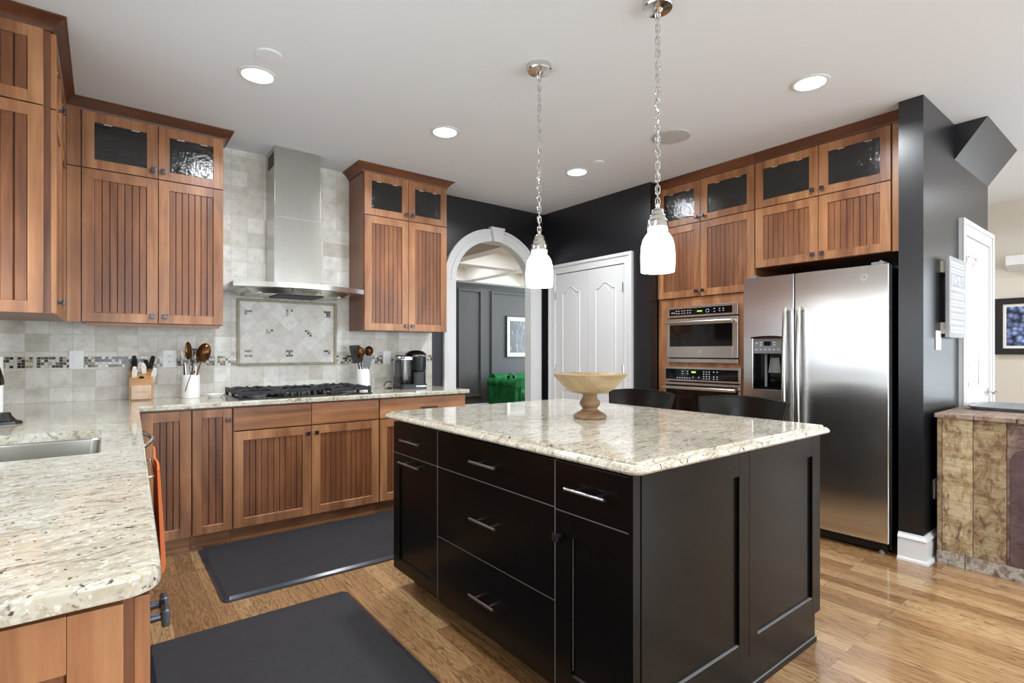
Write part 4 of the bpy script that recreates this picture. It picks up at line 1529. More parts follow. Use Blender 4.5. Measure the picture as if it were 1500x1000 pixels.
ms = thing('measuring_spoon', 'steel and copper measuring spoon hung over the right crock rim', 'measuring spoon', (1.722, 4.094, 0.97))
bm = BM()
tube(bm, [(0.004, -0.006, 0.0), (0.002, -0.008, 0.06), (-0.012, -0.006, 0.122)], [0.005, 0.004, 0.0035], 8, flat=0.5)
obj('handle', bm, 'chrome', ms)
bm = BM()
lathe(bm, [(0.0, -0.012), (0.010, -0.010), (0.016, -0.002), (0.017, 0.004), (0.015, 0.004), (0.009, -0.007), (0, -0.009)], (-0.022, 0.006, 0.128), 18)
obj('cup', bm, 'copper', ms)
dish = thing('spoon_rest', 'small white ceramic dish on the granite left of the cooktop', 'dish', (0.612, 4.10, 0.914))
bm = BM()
lathe(bm, [(0, 0.0), (0.038, 0.0), (0.046, 0.006), (0.056, 0.024), (0.053, 0.025), (0.042, 0.010), (0, 0.007)], seg=36)
obj('bowl', bm, 'ceramic', dish)

# coffee maker
cm = thing('coffee_maker', 'black and silver single-cup coffee maker at the right end of the worktop', 'coffee maker', (2.09, 4.10, 0.914), R(-6))
bm = BM()
prism(bm, roundpoly([(-0.125, -0.10), (0.118, -0.10), (0.12, 0.13), (-0.125, 0.13)], 0.035, 6), 'z', 0.0, 0.04)
obj('base', bm, 'black', cm)
bm = BM()
prism(bm, roundpoly([(-0.012, -0.085), (0.118, -0.075), (0.120, 0.13), (-0.012, 0.13)], 0.035, 6), 'z', 0.04, 0.245)
obj('body', bm, 'black', cm)
bm = BM()
lathe(bm, [(0.060, 0.22), (0.064, 0.235), (0.060, 0.16), (0.045, 0.140), (0.0, 0.138)][::-1][0:3] + [(0.064, 0.22), (0.066, 0.27), (0.0, 0.275)], (0.045, -0.075, 0), 28)
obj('brew_head', bm, 'black', cm)
bm = BM()
lathe(bm, [(0.095, 0.268), (0.098, 0.275), (0.088, 0.298), (0.06, 0.318), (0.025, 0.326), (0, 0.327)], (0.035, -0.02, 0), 32)
lid = obj('lid', bm, 'black_gloss', cm)
bm = BM()
tube(bm, [(0.048 + 0.07 * math.sin(R(a)), -0.070 - 0.07 * math.cos(R(a)), 0.280) for a in range(-70, 71, 10)], 0.010, 10)
obj('lid_handle', bm, 'chrome', lid)
bm = BM()
prism(bm, roundpoly([(-0.130, -0.085), (0.125, -0.085), (0.128, 0.132), (-0.130, 0.132)], 0.05, 8), 'z', 0.245, 0.272)
bmesh.ops.bevel(bm, geom=[e for e in bm.edges if abs(e.verts[0].co.z - 0.272) < 1e-4 and abs(e.verts[1].co.z - 0.272) < 1e-4], offset=0.018, segments=3, affect='EDGES')
obj('top_band', bm, 'dark_steel', cm)
bm = BM()
prism(bm, roundpoly([(-0.123, -0.075), (-0.018, -0.085), (-0.018, 0.12), (-0.123, 0.12)], 0.03, 6), 'z', 0.041, 0.244)
tk = obj('water_tank', bm, 'smoke', cm)
bm = BM()
prism(bm, roundpoly([(-0.118, -0.070), (-0.023, -0.080), (-0.023, 0.115), (-0.118, 0.115)], 0.028, 6), 'z', 0.043, 0.10)
obj('water', bm, 'smoke', tk)
bm = BM()
box(bm, 0.005, 0.10, -0.104, -0.06, 0.012, 0.030, 0.004)
obj('drip_tray', bm, 'dark_steel', cm)
cd = thing('power_cord', 'black power cord looped on the worktop left of the coffee maker', 'cord', (1.915, 4.16, 0.914))
bm = BM()
tube(bm, [(0.035, 0.02, 0.05), (0.015, 0.02, 0.062), (-0.02, 0.015, 0.055), (-0.045, 0.005, 0.025), (-0.04, -0.005, 0.006), (-0.01, -0.01, 0.0045), (0.02, -0.005, 0.0045), (0.035, 0.02, 0.0045), (0.03, 0.08, 0.006), (0.05, 0.13, 0.008)], 0.004, 8)
obj('cable', bm, 'black', cd)


# wall plates
def plate(label, p, face='y', kind='outlet', w=0.072, hh=0.118):
    o = thing('outlet_plate' if kind == 'outlet' else 'switch_plate', label, 'wall plate', p, 0.0 if face == 'y' else R(-90))
    bm = BM()
    box(bm, -w / 2, w / 2, -0.006, 0.0, -hh / 2, hh / 2, 0.003)
    pp = obj('cover', bm, 'white_plastic', o)
    if kind == 'outlet':
        for z in (-0.02, 0.02):
            bm = BM()
            box(bm, -0.017, 0.017, -0.008, -0.005, z - 0.014, z + 0.014, 0.004)
            s_ = obj('socket', bm, 'white_plastic', o)
            bm = BM()
            for x in (-0.006, 0.006):
                box(bm, x - 0.0012, x + 0.0012, -0.0086, -0.0078, z - 0.002, z + 0.007)
            cyl(bm, (0, -0.0078, z - 0.007), (0, -0.0086, z - 0.007), 0.0025, seg=10)
            obj('slots', bm, 'black', s_)
    else:
        bm = BM()
        box(bm, -0.016, 0.016, -0.009, -0.005, -0.034, 0.034, 0.003)
        obj('rocker', bm, 'white_plastic', o)
    return o


plate('white outlet plate on the tiles nearest the left picture edge', (-0.131, YB - 0.0145, 1.176), 'y', 'switch')
plate('white outlet plate on the tiles between knife block and left crock', (0.364, YB - 0.0145, 1.178), 'y', 'outlet', 0.082)
plate('white outlet plate on the tiles left of the coffee maker', (1.966, YB - 0.0145, 1.173), 'y', 'switch')
plate('white switch plate on the charcoal wall left of the grey sign', (4.04, 0.945, 1.298), 'y', 'switch', 0.10)
plate('white outlet low on the charcoal wall beside the console', (3.985, 0.945, 0.40), 'y', 'outlet')

# ------------------------------------------------------------------ island
isl = thing('kitchen_island', 'black painted kitchen island with drawers and framed end panels', 'kitchen island', (0, 0, 0))
IX0, IX1, IY0, IY1 = 1.222, 2.44, 0.995, 2.556
bm = BM()
box(bm, IX0, IX1, IY0, IY1, 0.10, 0.8795)
box(bm, IX0 + 0.09, IX1 - 0.05, IY0, IY1 - 0.02, 0.0, 0.10)
obj('carcass', bm, 'black_cab', isl, smooth=False)
# drawer side faces -x: parts built in local frame of a turned holder -> write directly in world axes
ih = thing('island_fronts', '', '', (IX0, 2.556, 0), R(-90))
for k_ in ('label', 'category'):
    del ih[k_]


def at_island(o):
    """re-home a front built in the turned frame onto the island"""
    mw = Matrix.Translation((IX0, 2.556, 0)) @ Matrix.Rotation(R(-90), 4, 'Z')
    o.parent = isl
    o.matrix_basis = mw
    return o


BC = ('black_cab', 'black_cab')
L0, L1, L2, L3 = 0.002, 0.456, 1.245, 1.572
at_island(drawer(ih, L0, L1 - 0.002, 0.708, 0.866, 'black_cab', (0.14, 0.33, 0.787)))
dd = at_island(door(ih, L0, L1 - 0.002, 0.105, 0.703, 'shaker', None, BC, st=0.06))
pull(dd, 0.12, 0.33, 0.674)
at_island(drawer(ih, L1 + 0.002, L2 - 0.002, 0.708, 0.866, 'black_cab', (0.77, 0.945, 0.785)))
at_island(drawer(ih, L1 + 0.002, L2 - 0.002, 0.392, 0.703, 'black_cab', (0.77, 0.945, 0.555)))
at_island(drawer(ih, L1 + 0.002, L2 - 0.002, 0.105, 0.387, 'black_cab', (0.765, 0.935, 0.246)))
at_island(drawer(ih, L2 + 0.002, L3 - 0.002, 0.703, 0.866, 'black_cab', (1.325, 1.495, 0.789)))
at_island(door(ih, L2 + 0.002, L3 - 0.002, 0.105, 0.698, 'shaker', (1.272, 0.616), BC, st=0.075))
bpy.data.objects.remove(ih)


def edge_glint(x0, x1, y0, y1, z0, z1):  # light-grey strip painting the glint of an edge, partly paint wear
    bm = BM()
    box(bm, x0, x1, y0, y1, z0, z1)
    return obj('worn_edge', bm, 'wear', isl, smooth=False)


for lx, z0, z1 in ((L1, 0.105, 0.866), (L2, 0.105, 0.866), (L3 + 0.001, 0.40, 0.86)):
    edge_glint(IX0 - 0.019, IX0 - 0.004, 2.556 - lx - 0.0016, 2.556 - lx + 0.0016, z0, z1)
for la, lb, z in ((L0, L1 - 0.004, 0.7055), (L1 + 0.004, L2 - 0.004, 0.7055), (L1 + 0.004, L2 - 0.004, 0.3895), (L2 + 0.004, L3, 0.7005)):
    edge_glint(IX0 - 0.018, IX0 - 0.004, 2.556 - lb, 2.556 - la, z - 0.0012, z + 0.0012)
edge_glint(IX0 - 0.0112, IX0 - 0.0095, 2.556 - L2 - 0.0785, 2.556 - L2 - 0.0765, 0.19, 0.62)
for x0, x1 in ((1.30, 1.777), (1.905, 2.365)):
    edge_glint(x0, x1, 0.977, 0.9858, 0.1862, 0.1885)
edge_glint(1.24, 2.39, 0.969, 0.9755, 0.0238, 0.0248)
# end panels face the camera (-y)
for x0, x1, a, b_ in ((1.235, 1.845, 0.065, 0.068), (1.847, 2.44, 0.058, 0.075)):
    bm = BM()
    yf = 0.975
    z0, z1 = 0.0, 0.872
    zb, zt = 0.186, 0.788
    box(bm, x0, x0 + a, yf, yf + 0.02, zb - 0.07, z1, 0.0015)
    box(bm, x1 - b_, x1, yf, yf + 0.02, zb - 0.07, z1, 0.0015)
    box(bm, x0 + a, x1 - b_, yf + 0.0002, yf + 0.02, zt, z1, 0.0015)
    box(bm, x0 + a, x1 - b_, yf + 0.0002, yf + 0.02, zb - 0.07, zb, 0.0015)
    p_ = obj('end_panel', bm, 'black_cab', isl)
    bm = BM()
    box(bm, x0 + a, x1 - b_, yf + 0.011, yf + 0.019, zb, zt)
    obj('panel', bm, 'black_cab', p_)
bm = BM()
box(bm, 1.235, 2.39, 0.976, 0.995, 0.0, 0.1165, 0.001)
box(bm, 1.235, 2.392, 0.968, 0.976, 0.0, 0.024, 0.004)
obj('plinth', bm, 'black_cab', isl)
bm = BM()
box(bm, 1.200, 1.2345, 0.978, 0.995, 0.105, 0.872, 0.002)
obj('corner_post', bm, 'black_cab', isl)
it = thing('island_worktop', 'cream granite island top with stepped ogee edge', 'worktop', (0, 0, 0))
bm = BM()
out = roundpoly([(1.166, 0.937), (2.478, 0.937), (2.478, 2.612), (1.166, 2.612)], 0.042, 7)
OG = [(-0.032, 0.914), (-0.028, 0.9135), (-0.026, 0.911), (-0.026, 0.907), (-0.018, 0.9055), (-0.008, 0.902), (-0.002, 0.896), (0.0, 0.890), (-0.002, 0.885), (-0.007, 0.881), (-0.014, 0.880)]
slab(bm, out, OG)
obj('granite_top', bm, 'granite_isl', it)

bw_ = thing('pedestal_bowl', 'light turned wooden bowl on a pedestal standing on the island', 'bowl', (1.826, 1.746, 0.914))
bm = BM()
lathe(bm, [(0.0, 0.118), (0.05, 0.118), (0.082, 0.122), (0.112, 0.138), (0.142, 0.168), (0.172, 0.203), (0.176, 0.210), (0.170, 0.211), (0.140, 0.178), (0.105, 0.150), (0.06, 0.138), (0, 0.136)], seg=64)
obj('bowl', bm, 'bowl_wood', bw_)
bm = BM()
lathe(bm, [(0, 0), (0.074, 0), (0.079, 0.005), (0.079, 0.012), (0.070, 0.022), (0.050, 0.032), (0.036, 0.042), (0.035, 0.048), (0.046, 0.060), (0.050, 0.070), (0.046, 0.082), (0.036, 0.094), (0.033, 0.106), (0.037, 0.114), (0.040, 0.119), (0, 0.119)], seg=48)
obj('pedestal', bm, 'pedestal_wood', bw_)


# bar stools behind the island
def stool(label, yc):
    s_ = thing('bar_stool', label, 'bar stool', (2.80, yc, 0), group='black bar stools behind the island')
    bm = BM()
    pts = roundpoly([(-0.28, -0.21), (0.10, -0.19), (0.10, 0.19), (-0.28, 0.21)], 0.05, 5)
    prism(bm, pts, 'z', 0.61, 0.665)
    bmesh.ops.bevel(bm, geom=[e for e in bm.edges if abs(e.verts[0].co.z - e.verts[1].co.z) < 1e-5], offset=0.016, segments=3, affect='EDGES')
    obj('seat', bm, 'leather', s_)
    # curved wrap back
    bm = BM()
    nu, nv = 16, 6
    Fr, Bk = [], []
    for j in range(nv + 1):
        v = j / nv
        a, b2 = [], []
        for i in range(nu + 1):
            u = -1 + 2 * i / nu
            wd = 0.205 + 0.052 * v
            zz = 0.70 + (0.275 - 0.018 * u * u) * v
            x = 0.02 + 0.05 * v - 0.055 * u * u
            a.append(bm.verts.new((x - 0.014, wd * u, zz)))
            b2.append(bm.verts.new((x + 0.014, wd * u, zz)))
        Fr.append(a)
        Bk.append(b2)
    for j in range(nv):
        for i in range(nu):
            bm.faces.new((Fr[j][i], Fr[j][i + 1], Fr[j + 1][i + 1], Fr[j + 1][i]))
            bm.faces.new((Bk[j][i], Bk[j + 1][i], Bk[j + 1][i + 1], Bk[j][i + 1]))
    for j in range(nv):
        bm.faces.new((Fr[j][0], Fr[j + 1][0], Bk[j + 1][0], Bk[j][0]))
        bm.faces.new((Fr[j][nu], Bk[j][nu], Bk[j + 1][nu], Fr[j + 1][nu]))
    for i in range(nu):
        bm.faces.new((Fr[0][i], Bk[0][i], Bk[0][i + 1], Fr[0][i + 1]))
        bm.faces.new((Fr[nv][i], Fr[nv][i + 1], Bk[nv][i + 1], Bk[nv][i]))
    rim = [v.co.copy() for v in [Bk[j][0] for j in range(nv)]] + [v.co.copy() for v in Bk[nv]] + [v.co.copy() for v in [Bk[j][nu] for j in range(nv - 1, -1, -1)]]
    rim2 = [v.co.copy() for v in [Fr[j][0] for j in range(nv)]] + [v.co.copy() for v in Fr[nv]] + [v.co.copy() for v in [Fr[j][nu] for j in range(nv - 1, -1, -1)]]
    br_ = obj('backrest', bm, 'leather', s_, ang=60)
    bm = BM()
    tube(bm, rim, 0.0045, 8)
    tube(bm, rim2, 0.0045, 8)
    obj('piping', bm, 'leather', br_)
    for sy in (-1, 1):
        bm = BM()
        tube(bm, [(0.03, sy * 0.165, 0.62), (0.038, sy * 0.19, 0.72)], 0.012, 8)
        obj('back_post', bm, 'black', s_)
        for lx in (-0.25, 0.06):
            bm = BM()
            tube(bm, [(lx, sy * 0.17, 0.625), (lx + (-0.01 if lx < 0 else 0.04), sy * 0.19, 0.0)], [0.018, 0.013], 10)
            obj('leg', bm, 'black', s_)
    bm = BM()
    for x in (-0.256, 0.085):
        tube(bm, [(x, -0.182, 0.22), (x, 0.182, 0.22)], 0.008, 8)
    for sy in (-1, 1):
        tube(bm, [(-0.255, sy * 0.182, 0.25), (0.082, sy * 0.182, 0.25)], 0.008, 8)
    obj('footrest', bm, 'black', s_)


stool('black leather bar stool behind the island, in front of the refrigerator', 1.535)
stool('black leather bar stool behind the island, in front of the wall oven', 2.235)

# ------------------------------------------------------------------ floor mats
for lab, x0, x1, y0, y1, rz in (('black cushioned floor mat lying below the cooktop cabinets', 0.462, 1.95, 2.885, 3.76, 0.0), ('black cushioned floor mat lying before the sink run, nearest the camera', 0.13, 0.985, 0.9, 2.655, 0.0)):
    mt = thing('floor_mat', lab, 'floor mat', ((x0 + x1) / 2, (y0 + y1) / 2, 0), rz, 'black kitchen floor mats')
    hx, hy = (x1 - x0) / 2, (y1 - y0) / 2
    bm = BM()
    o_ = roundpoly([(-hx, -hy), (hx, -hy), (hx, hy), (-hx, hy)], 0.035, 5)
    slab(bm, o_, [(-0.030, 0.0185), (-0.027, 0.018), (-0.010, 0.008), (0.0, 0.005), (0.0, 0.0005)])
    obj('cushion', bm, 'rubber', mt, ang=12)
    bm = BM()
    sweep(bm, o_, [(-0.0265, 0.0182), (-0.0095, 0.0085), (0.0005, 0.0055), (0.0005, 0.001)], closed=True)
    obj('bevelled_edge', bm, 'rubber_edge', mt, ang=12)

# ------------------------------------------------------------------ tall appliance wall (fronts face -x)
FXD = 3.92
oc = thing('oven_cabinet', 'tall wooden cabinet housing the two wall ovens, glass doors on top', 'cabinet', (FXD, 2.905, 0), R(-90))
W = 0.885
carcass(oc, W, 0.62, 0.10, 2.668, ZG - 0.012)
toekick(oc, 0, W)
ZB = 1.689
zg = 2.304
door(oc, 0.004, 0.424, ZB, zg - 0.003, 'bead', (0.396, ZB + 0.042))
door(oc, 0.428, W - 0.004, ZB, zg - 0.003, 'bead', (0.456, ZB + 0.042))
door(oc, 0.004, 0.424, zg + 0.003, 2.652, 'glass', (0.396, zg + 0.04))
door(oc, 0.428, W - 0.004, zg + 0.003, 2.652, 'glass', (0.456, zg + 0.04))
crown(oc, [(0.0, 0.0), (W, 0.0)])
bm = BM()
MX0, MX1, OX0, OX1 = 0.105, 0.757, 0.085, 0.780
box(bm, 0, 0.11, -0.001, 0.02, 0.10, ZB - 0.004, 0.001)
box(bm, 0.75, W, -0.001, 0.02, 0.10, ZB - 0.004, 0.001)
box(bm, 0.11, 0.75, -0.001, 0.02, 1.600, ZB - 0.004, 0.001)
box(bm, 0.11, 0.75, -0.001, 0.02, 1.095, 1.140, 0.001)
box(bm, 0.11, 0.75, -0.001, 0.02, 0.10, 0.36, 0.001)
obj('face_frame', bm, 'wood_v', oc)
drawer(oc, 0.02, W - 0.02, 0.12, 0.34, 'wood_h', (0.36, 0.52))

mw = thing('microwave_oven', 'upper built-in steel microwave oven with black window in the oven cabinet', 'microwave', (FXD, 2.905, 0), R(-90))
yf = -0.032
bm = BM()
box(bm, 0.112, 0.748, 0.0, 0.45, 1.145, 1.598)
obj('body', bm, 'black', mw)
bm = BM()
box(bm, MX0, MX1, yf, -0.0012, 1.519, 1.612, 0.003)
cp = obj('control_panel', bm, 'steel', mw)
bm = BM()
box(bm, MX0 + 0.03, MX1 - 0.045, yf - 0.002, yf + 0.002, 1.535, 1.592, 0.001)
cg = obj('panel_glass', bm, 'black_gloss', cp)
bm = BM()
for gx, gz in [(0.20 + 0.024 * (i % 2) + 0.055 * (i // 2), z) for i in range(6) for z in (1.553, 1.573)] + [(0.555, 1.575), (0.555, 1.552), (0.60, 1.573), (0.60, 1.556), (0.632, 1.573), (0.632, 1.556)]:
    box(bm, gx, gx + 0.012, yf - 0.0026, yf - 0.0018, gz - 0.003, gz + 0.003)
box(bm, MX0 + 0.05, MX0 + 0.085, yf - 0.0026, yf - 0.0018, 1.556, 1.562)
obj('legend', bm, 'legend', cg)
bm = BM()
tube(bm, [(0.50 + 0.014 * math.cos(2 * PI * q / 20), yf - 0.002, 1.563 + 0.014 * math.sin(2 * PI * q / 20)) for q in range(20)], 0.0016, 6, True)
obj('dial', bm, 'legend', cg)
bm = BM()
box(bm, 0.405, 0.45, yf - 0.0027, yf - 0.0018, 1.558, 1.568)
obj('display', bm, 'display', cg)
bm = BM()
WZ0_, WZ1_ = 1.272, 1.455
box(bm, MX0, MX0 + 0.03, yf, -0.0012, 1.178, 1.508, 0.003)
box(bm, MX1 - 0.045, MX1, yf, -0.0012, 1.178, 1.508, 0.003)
box(bm, MX0 + 0.03, MX1 - 0.045, yf + 0.0003, -0.0012, 1.178, WZ0_, 0.002)
box(bm, MX0 + 0.03, MX1 - 0.045, yf + 0.0003, -0.0012, WZ1_, 1.508, 0.002)
md = obj('door', bm, 'steel', mw)
bm = BM()
box(bm, MX0 + 0.03, MX1 - 0.045, yf + 0.003, yf + 0.01, WZ0_, WZ1_)
obj('window', bm, 'black_gloss', md)
bm = BM()
tube(bm, [(MX0 + 0.012, yf - 0.035, 1.474), (MX1 - 0.03, yf - 0.035, 1.474)], 0.0135, 14)
for x in (MX0 + 0.03, MX1 - 0.05):
    cyl(bm, (x, yf, 1.474), (x, yf - 0.034, 1.474), 0.009, seg=12)
obj('handle', bm, 'steel', md)
bm = BM()
cyl(bm, (0.43, yf, 1.228), (0.43, yf - 0.003, 1.228), 0.015, seg=28)
eb = obj('badge', bm, 'emblem', md)
text('badge_letters', 'GE', 0.014, 'badge_dark', eb, (0.43, yf - 0.0032, 1.228), (R(90), 0, 0), 0.0003)
bm = BM()
box(bm, MX0, MX1, yf, -0.0012, 1.137, 1.168, 0.002)
obj('lower_trim', bm, 'steel', mw)

ov = thing('wall_oven', 'lower built-in black glass wall oven under the microwave', 'oven', (FXD, 2.905, 0), R(-90))
bm = BM()
box(bm, 0.112, 0.748, 0.0, 0.55, 0.375, 1.085)
obj('body', bm, 'black', ov)
bm = BM()
box(bm, OX0, OX1, yf, -0.0012, 0.978, 1.100, 0.003)
cp = obj('control_panel', bm, 'steel', ov)
bm = BM()
box(bm, OX0 + 0.012, OX1 - 0.02, yf - 0.002, yf + 0.002, 0.992, 1.082, 0.001)
cg = obj('panel_glass', bm, 'black_gloss', cp)
bm = BM()
gl = [(0.26, 1.062), (0.31, 1.062), (0.26, 1.042), (0.31, 1.042)] + [(0.21 + 0.024 * i, 1.006) for i in range(6)] + [(0.36, 1.014), (0.415, 1.014)]
gl += [(0.46 + 0.025 * i, 1.062 - 0.019 * j) for i in range(3) for j in range(4)] + [(0.55, 1.062), (0.58, 1.062), (0.55, 1.024), (0.58, 1.024), (0.55, 1.006), (0.58, 1.006)]
for gx, gz in gl:
    box(bm, gx, gx + 0.011, yf - 0.0026, yf - 0.0018, gz - 0.0035, gz + 0.0035)
obj('legend', bm, 'legend', cg)
bm = BM()
box(bm, 0.352, 0.392, yf - 0.0027, yf - 0.0018, 1.050, 1.064)
obj('display', bm, 'display', cg)
bm = BM()
box(bm, OX0, OX1, yf, -0.0012, 0.948, 0.966, 0.002)
box(bm, OX0, OX0 + 0.012, yf, -0.0012, 0.385, 0.948, 0.001)
box(bm, OX1 - 0.02, OX1, yf, -0.0012, 0.385, 0.948, 0.001)
box(bm, OX0 + 0.012, OX1 - 0.02, yf, -0.0012, 0.385, 0.43, 0.001)
od = obj('door', bm, 'steel', ov)
bm = BM()
box(bm, OX0 + 0.012, OX1 - 0.02, yf + 0.002, yf + 0.012, 0.43, 0.948)
obj('window', bm, 'black_gloss', od)
bm = BM()
tube(bm, [(OX0 + 0.01, yf - 0.04, 0.924), (OX1 - 0.02, yf - 0.04, 0.924)], 0.0145, 14)
for x in (OX0 + 0.03, OX1 - 0.04):
    cyl(bm, (x, yf, 0.924), (x, yf - 0.04, 0.924), 0.009, seg=12)
obj('handle', bm, 'steel', od)

fc = thing('wall_cabinet', 'wooden cabinet above the refrigerator, two glass doors over two short beadboard doors', 'cabinet', (FXD, 2.019, 0), R(-90))
W = 0.875
carcass(fc, W, 0.62, 1.858, 2.668, ZG - 0.012)
door(fc, 0.004, 0.446, 1.860, zg - 0.003, 'bead', (0.415, 1.902))
door(fc, 0.450, W - 0.004, 1.860, zg - 0.003, 'bead', (0.478, 1.902))
door(fc, 0.004, 0.446, zg + 0.003, 2.652, 'glass', (0.415, zg + 0.045))
door(fc, 0.450, W - 0.004, zg + 0.003, 2.652, 'glass', (0.478, zg + 0.045))
bm = BM()
box(bm, W, W + 0.076, -0.002, 0.02, 1.858, 2.668, 0.001)
obj('filler', bm, 'wood_v', fc)
crown(fc, [(0.0, 0.0), (W + 0.076, 0.0)])

# ------------------------------------------------------------------ refrigerator
rf = thing('refrigerator', 'large stainless side-by-side refrigerator with dispenser in the left door', 'refrigerator', (3.70, 2.008, 0), R(-90))
FW = 0.906


def yfr(x):
    """slightly bowed door front"""
    u = (x - FW / 2) / (FW / 2)
    return 0.012 * u * u


def fdoor(name, x0, x1, z0, z1, hole=None):
    bm = BM()
    xs = [x0, x0 + 0.002, x0 + 0.006]
    n = 8
    xs += [x0 + 0.006 + (x1 - x0 - 0.012) * k / n for k in range(1, n)]
    xs += [x1 - 0.006, x1 - 0.002, x1]
    zs = [z0, z1]
    if hole:
        xs = sorted(set([x for x in xs if min(abs(x - hole[0]), abs(x - hole[1])) > 0.012] + [hole[0], hole[1]]))
        zs = [z0, hole[2], hole[3], z1]

    def fy(x):
        e = min(x - x0, x1 - x)
        return yfr(x) + (0.005 * (1 - e / 0.006) ** 2 if e < 0.006 else 0)
    yb = 0.075
    fv = {}
    for i, x in enumerate(xs):
        for j, z in enumerate(zs):
            fv[i, j] = bm.verts.new((x, fy(x), z))
    bv = {(i, j): bm.verts.new((xs[i], yb, zs[j])) for i in (0, len(xs) - 1) for j in (0, len(zs) - 1)}
    hi = (xs.index(hole[0]), xs.index(hole[1])) if hole else None
    for i in range(len(xs) - 1):
        for j in range(len(zs) - 1):
            if hole and j == 1 and hi[0] <= i < hi[1]:
                continue
            bm.faces.new((fv[i, j], fv[i + 1, j], fv[i + 1, j + 1], fv[i, j + 1]))
    e, t_ = len(xs) - 1, len(zs) - 1
    bm.faces.new([bv[0, 0], bv[0, t_], bv[e, t_], bv[e, 0]])
    bm.faces.new([bv[0, 0]] + [fv[i, 0] for i in range(e + 1)] + [bv[e, 0]])
    bm.faces.new([bv[0, t_]] + [fv[i, t_] for i in range(e + 1)] + [bv[e, t_]])
    bm.faces.new([bv[0, 0]] + [fv[0, j] for j in range(t_ + 1)] + [bv[0, t_]])
    bm.faces.new([bv[e, 0]] + [fv[e, j] for j in range(t_ + 1)] + [bv[e, t_]])
    return obj(name, bm, 'steel_soft', rf, ang=40)


SP = 0.366
DH = (0.082, 0.290, 0.962, 1.328)
dl = fdoor('freezer_door', 0.0, SP - 0.003, 0.075, 1.757, DH)
dr = fdoor('fridge_door', SP + 0.003, FW, 0.075, 1.757)
bm = BM()
box(bm, 0.004, FW - 0.004, 0.080, 0.74, 0.02, 1.745, 0.004)
sub(obj('body', bm, 'black', rf), 'dark charcoal side casing')
bm = BM()
box(bm, 0.02, FW - 0.02, 0.05, 0.079, 0.012, 0.066, 0.004)
for k in range(14):
    box(bm, 0.05 + k * 0.058, 0.095 + k * 0.058, 0.046, 0.0495, 0.03, 0.05)
obj('grille', bm, 'black', rf)
for x in (0.06, FW - 0.06):
    bm = BM()
    box(bm, x - 0.035, x + 0.035, 0.02, 0.12, 1.757, 1.775, 0.006)
    cyl(bm, (x + 0.01, 0.045, 1.775), (x + 0.01, 0.045, 1.785), 0.008, seg=12)
    obj('hinge_cover', bm, 'grey_nylon', rf)
for x in (0.05, FW - 0.05):
    bm = BM()
    cyl(bm, (x, 0.06, 0.0), (x, 0.06, 0.02), 0.018, 0.012, seg=14)
    obj('foot', bm, 'grey_nylon', rf)
# dispenser
bm = BM()
x0, x1, z0, z1 = DH
for a0, a1, b0, b1 in ((x0 - 0.012, x0, z0 - 0.012, z1), (x1, x1 + 0.012, z0 - 0.012, z1), (x0, x1, z0 - 0.012, z0)):
    box(bm, a0, a1, -0.004, 0.02, b0, b1, 0.005)
dp = obj('dispenser', bm, 'chrome', dl)
bm = BM()
box(bm, x0, x1, 0.055, 0.062, z0, z1)
box(bm, x0, x0 + 0.004, 0.006, 0.055, z0, z1)
box(bm, x1 - 0.004, x1, 0.006, 0.055, z0, z1)
box(bm, x0, x1, 0.006, 0.055, z0, z0 + 0.006)
box(bm, x0, x1, 0.006, 0.055, z1 - 0.006, z1)
obj('recess', bm, 'black_gloss', dl)
bm = BM()
box(bm, x0 + 0.002, x1 - 0.002, 0.0, 0.03, 1.215, 1.322, 0.003)
obj('dispenser_panel', bm, 'grey_nylon', dl)
bm = BM()
prism(bm, [(x0 - 0.014, 1.322)] + [(x0 - 0.014 + (x1 - x0 + 0.028) * k / 12, 1.332 + 0.008 * math.sin(PI * k / 12)) for k in range(13)] + [(x1 + 0.014, 1.322)], 'y', -0.010, 0.012)
obj('dispenser_hood', bm, 'bronze', dl)
bm = BM()
box(bm, x0 + 0.075, x0 + 0.128, -0.0008, 0.001, 1.270, 1.300)
obj('display', bm, 'black_gloss', dl)
bm = BM()
for gx, gz in [(x0 + 0.018 + i * 0.031, 1.243) for i in range(6)] + [(x0 + 0.05, 1.275), (x0 + 0.05, 1.293), (x0 + 0.145, 1.275), (x0 + 0.145, 1.293), (x0 + 0.02, 1.29)]:
    box(bm, gx, gx + 0.012, -0.0012, 0.0005, gz - 0.0035, gz + 0.0035)
obj('legend', bm, 'legend', dl)
bm = BM()
prism(bm, [(0.118 + x0, 1.185), (0.17 + x0, 1.185), (0.185 + x0, 1.08), (0.105 + x0, 1.08)], 'y', 0.024, 0.034)
tube(bm, [(x0 + 0.118, 0.022, 1.185), (x0 + 0.105, 0.016, 1.08)], 0.004, 8)
tube(bm, [(x0 + 0.170, 0.022, 1.185), (x0 + 0.185, 0.016, 1.08)], 0.004, 8)
cyl(bm, (x0 + 0.075, 0.035, 1.21), (x0 + 0.075, 0.035, 0.98), 0.009, seg=12)
obj('paddle', bm, 'grey_nylon', dl)
# handles
for x, dd_ in ((SP - 0.045, dl), (SP + 0.045, dr)):
    bm = BM()
    pts = [(x, 0.004, 1.515), (x, -0.03, 1.512)] + [(x, -0.036 - 0.022 * math.sin(PI * k / 14), 1.50 - 0.98 * k / 14) for k in range(15)] + [(x, -0.03, 0.508), (x, 0.004, 0.505)]
    tube(bm, pts, 0.0145, 12)
    obj('handle', bm, 'steel_v', dd_)
bm = BM()
cyl(bm, (0.778, 0.012, 1.687), (0.778, 0.001, 1.687), 0.0195, seg=32)
eb = obj('badge', bm, 'emblem', dr)
text('badge_letters', 'GE', 0.02, 'badge_dark', eb, (0.778, 0.0005, 1.687), (R(90), 0, 0), 0.0004)

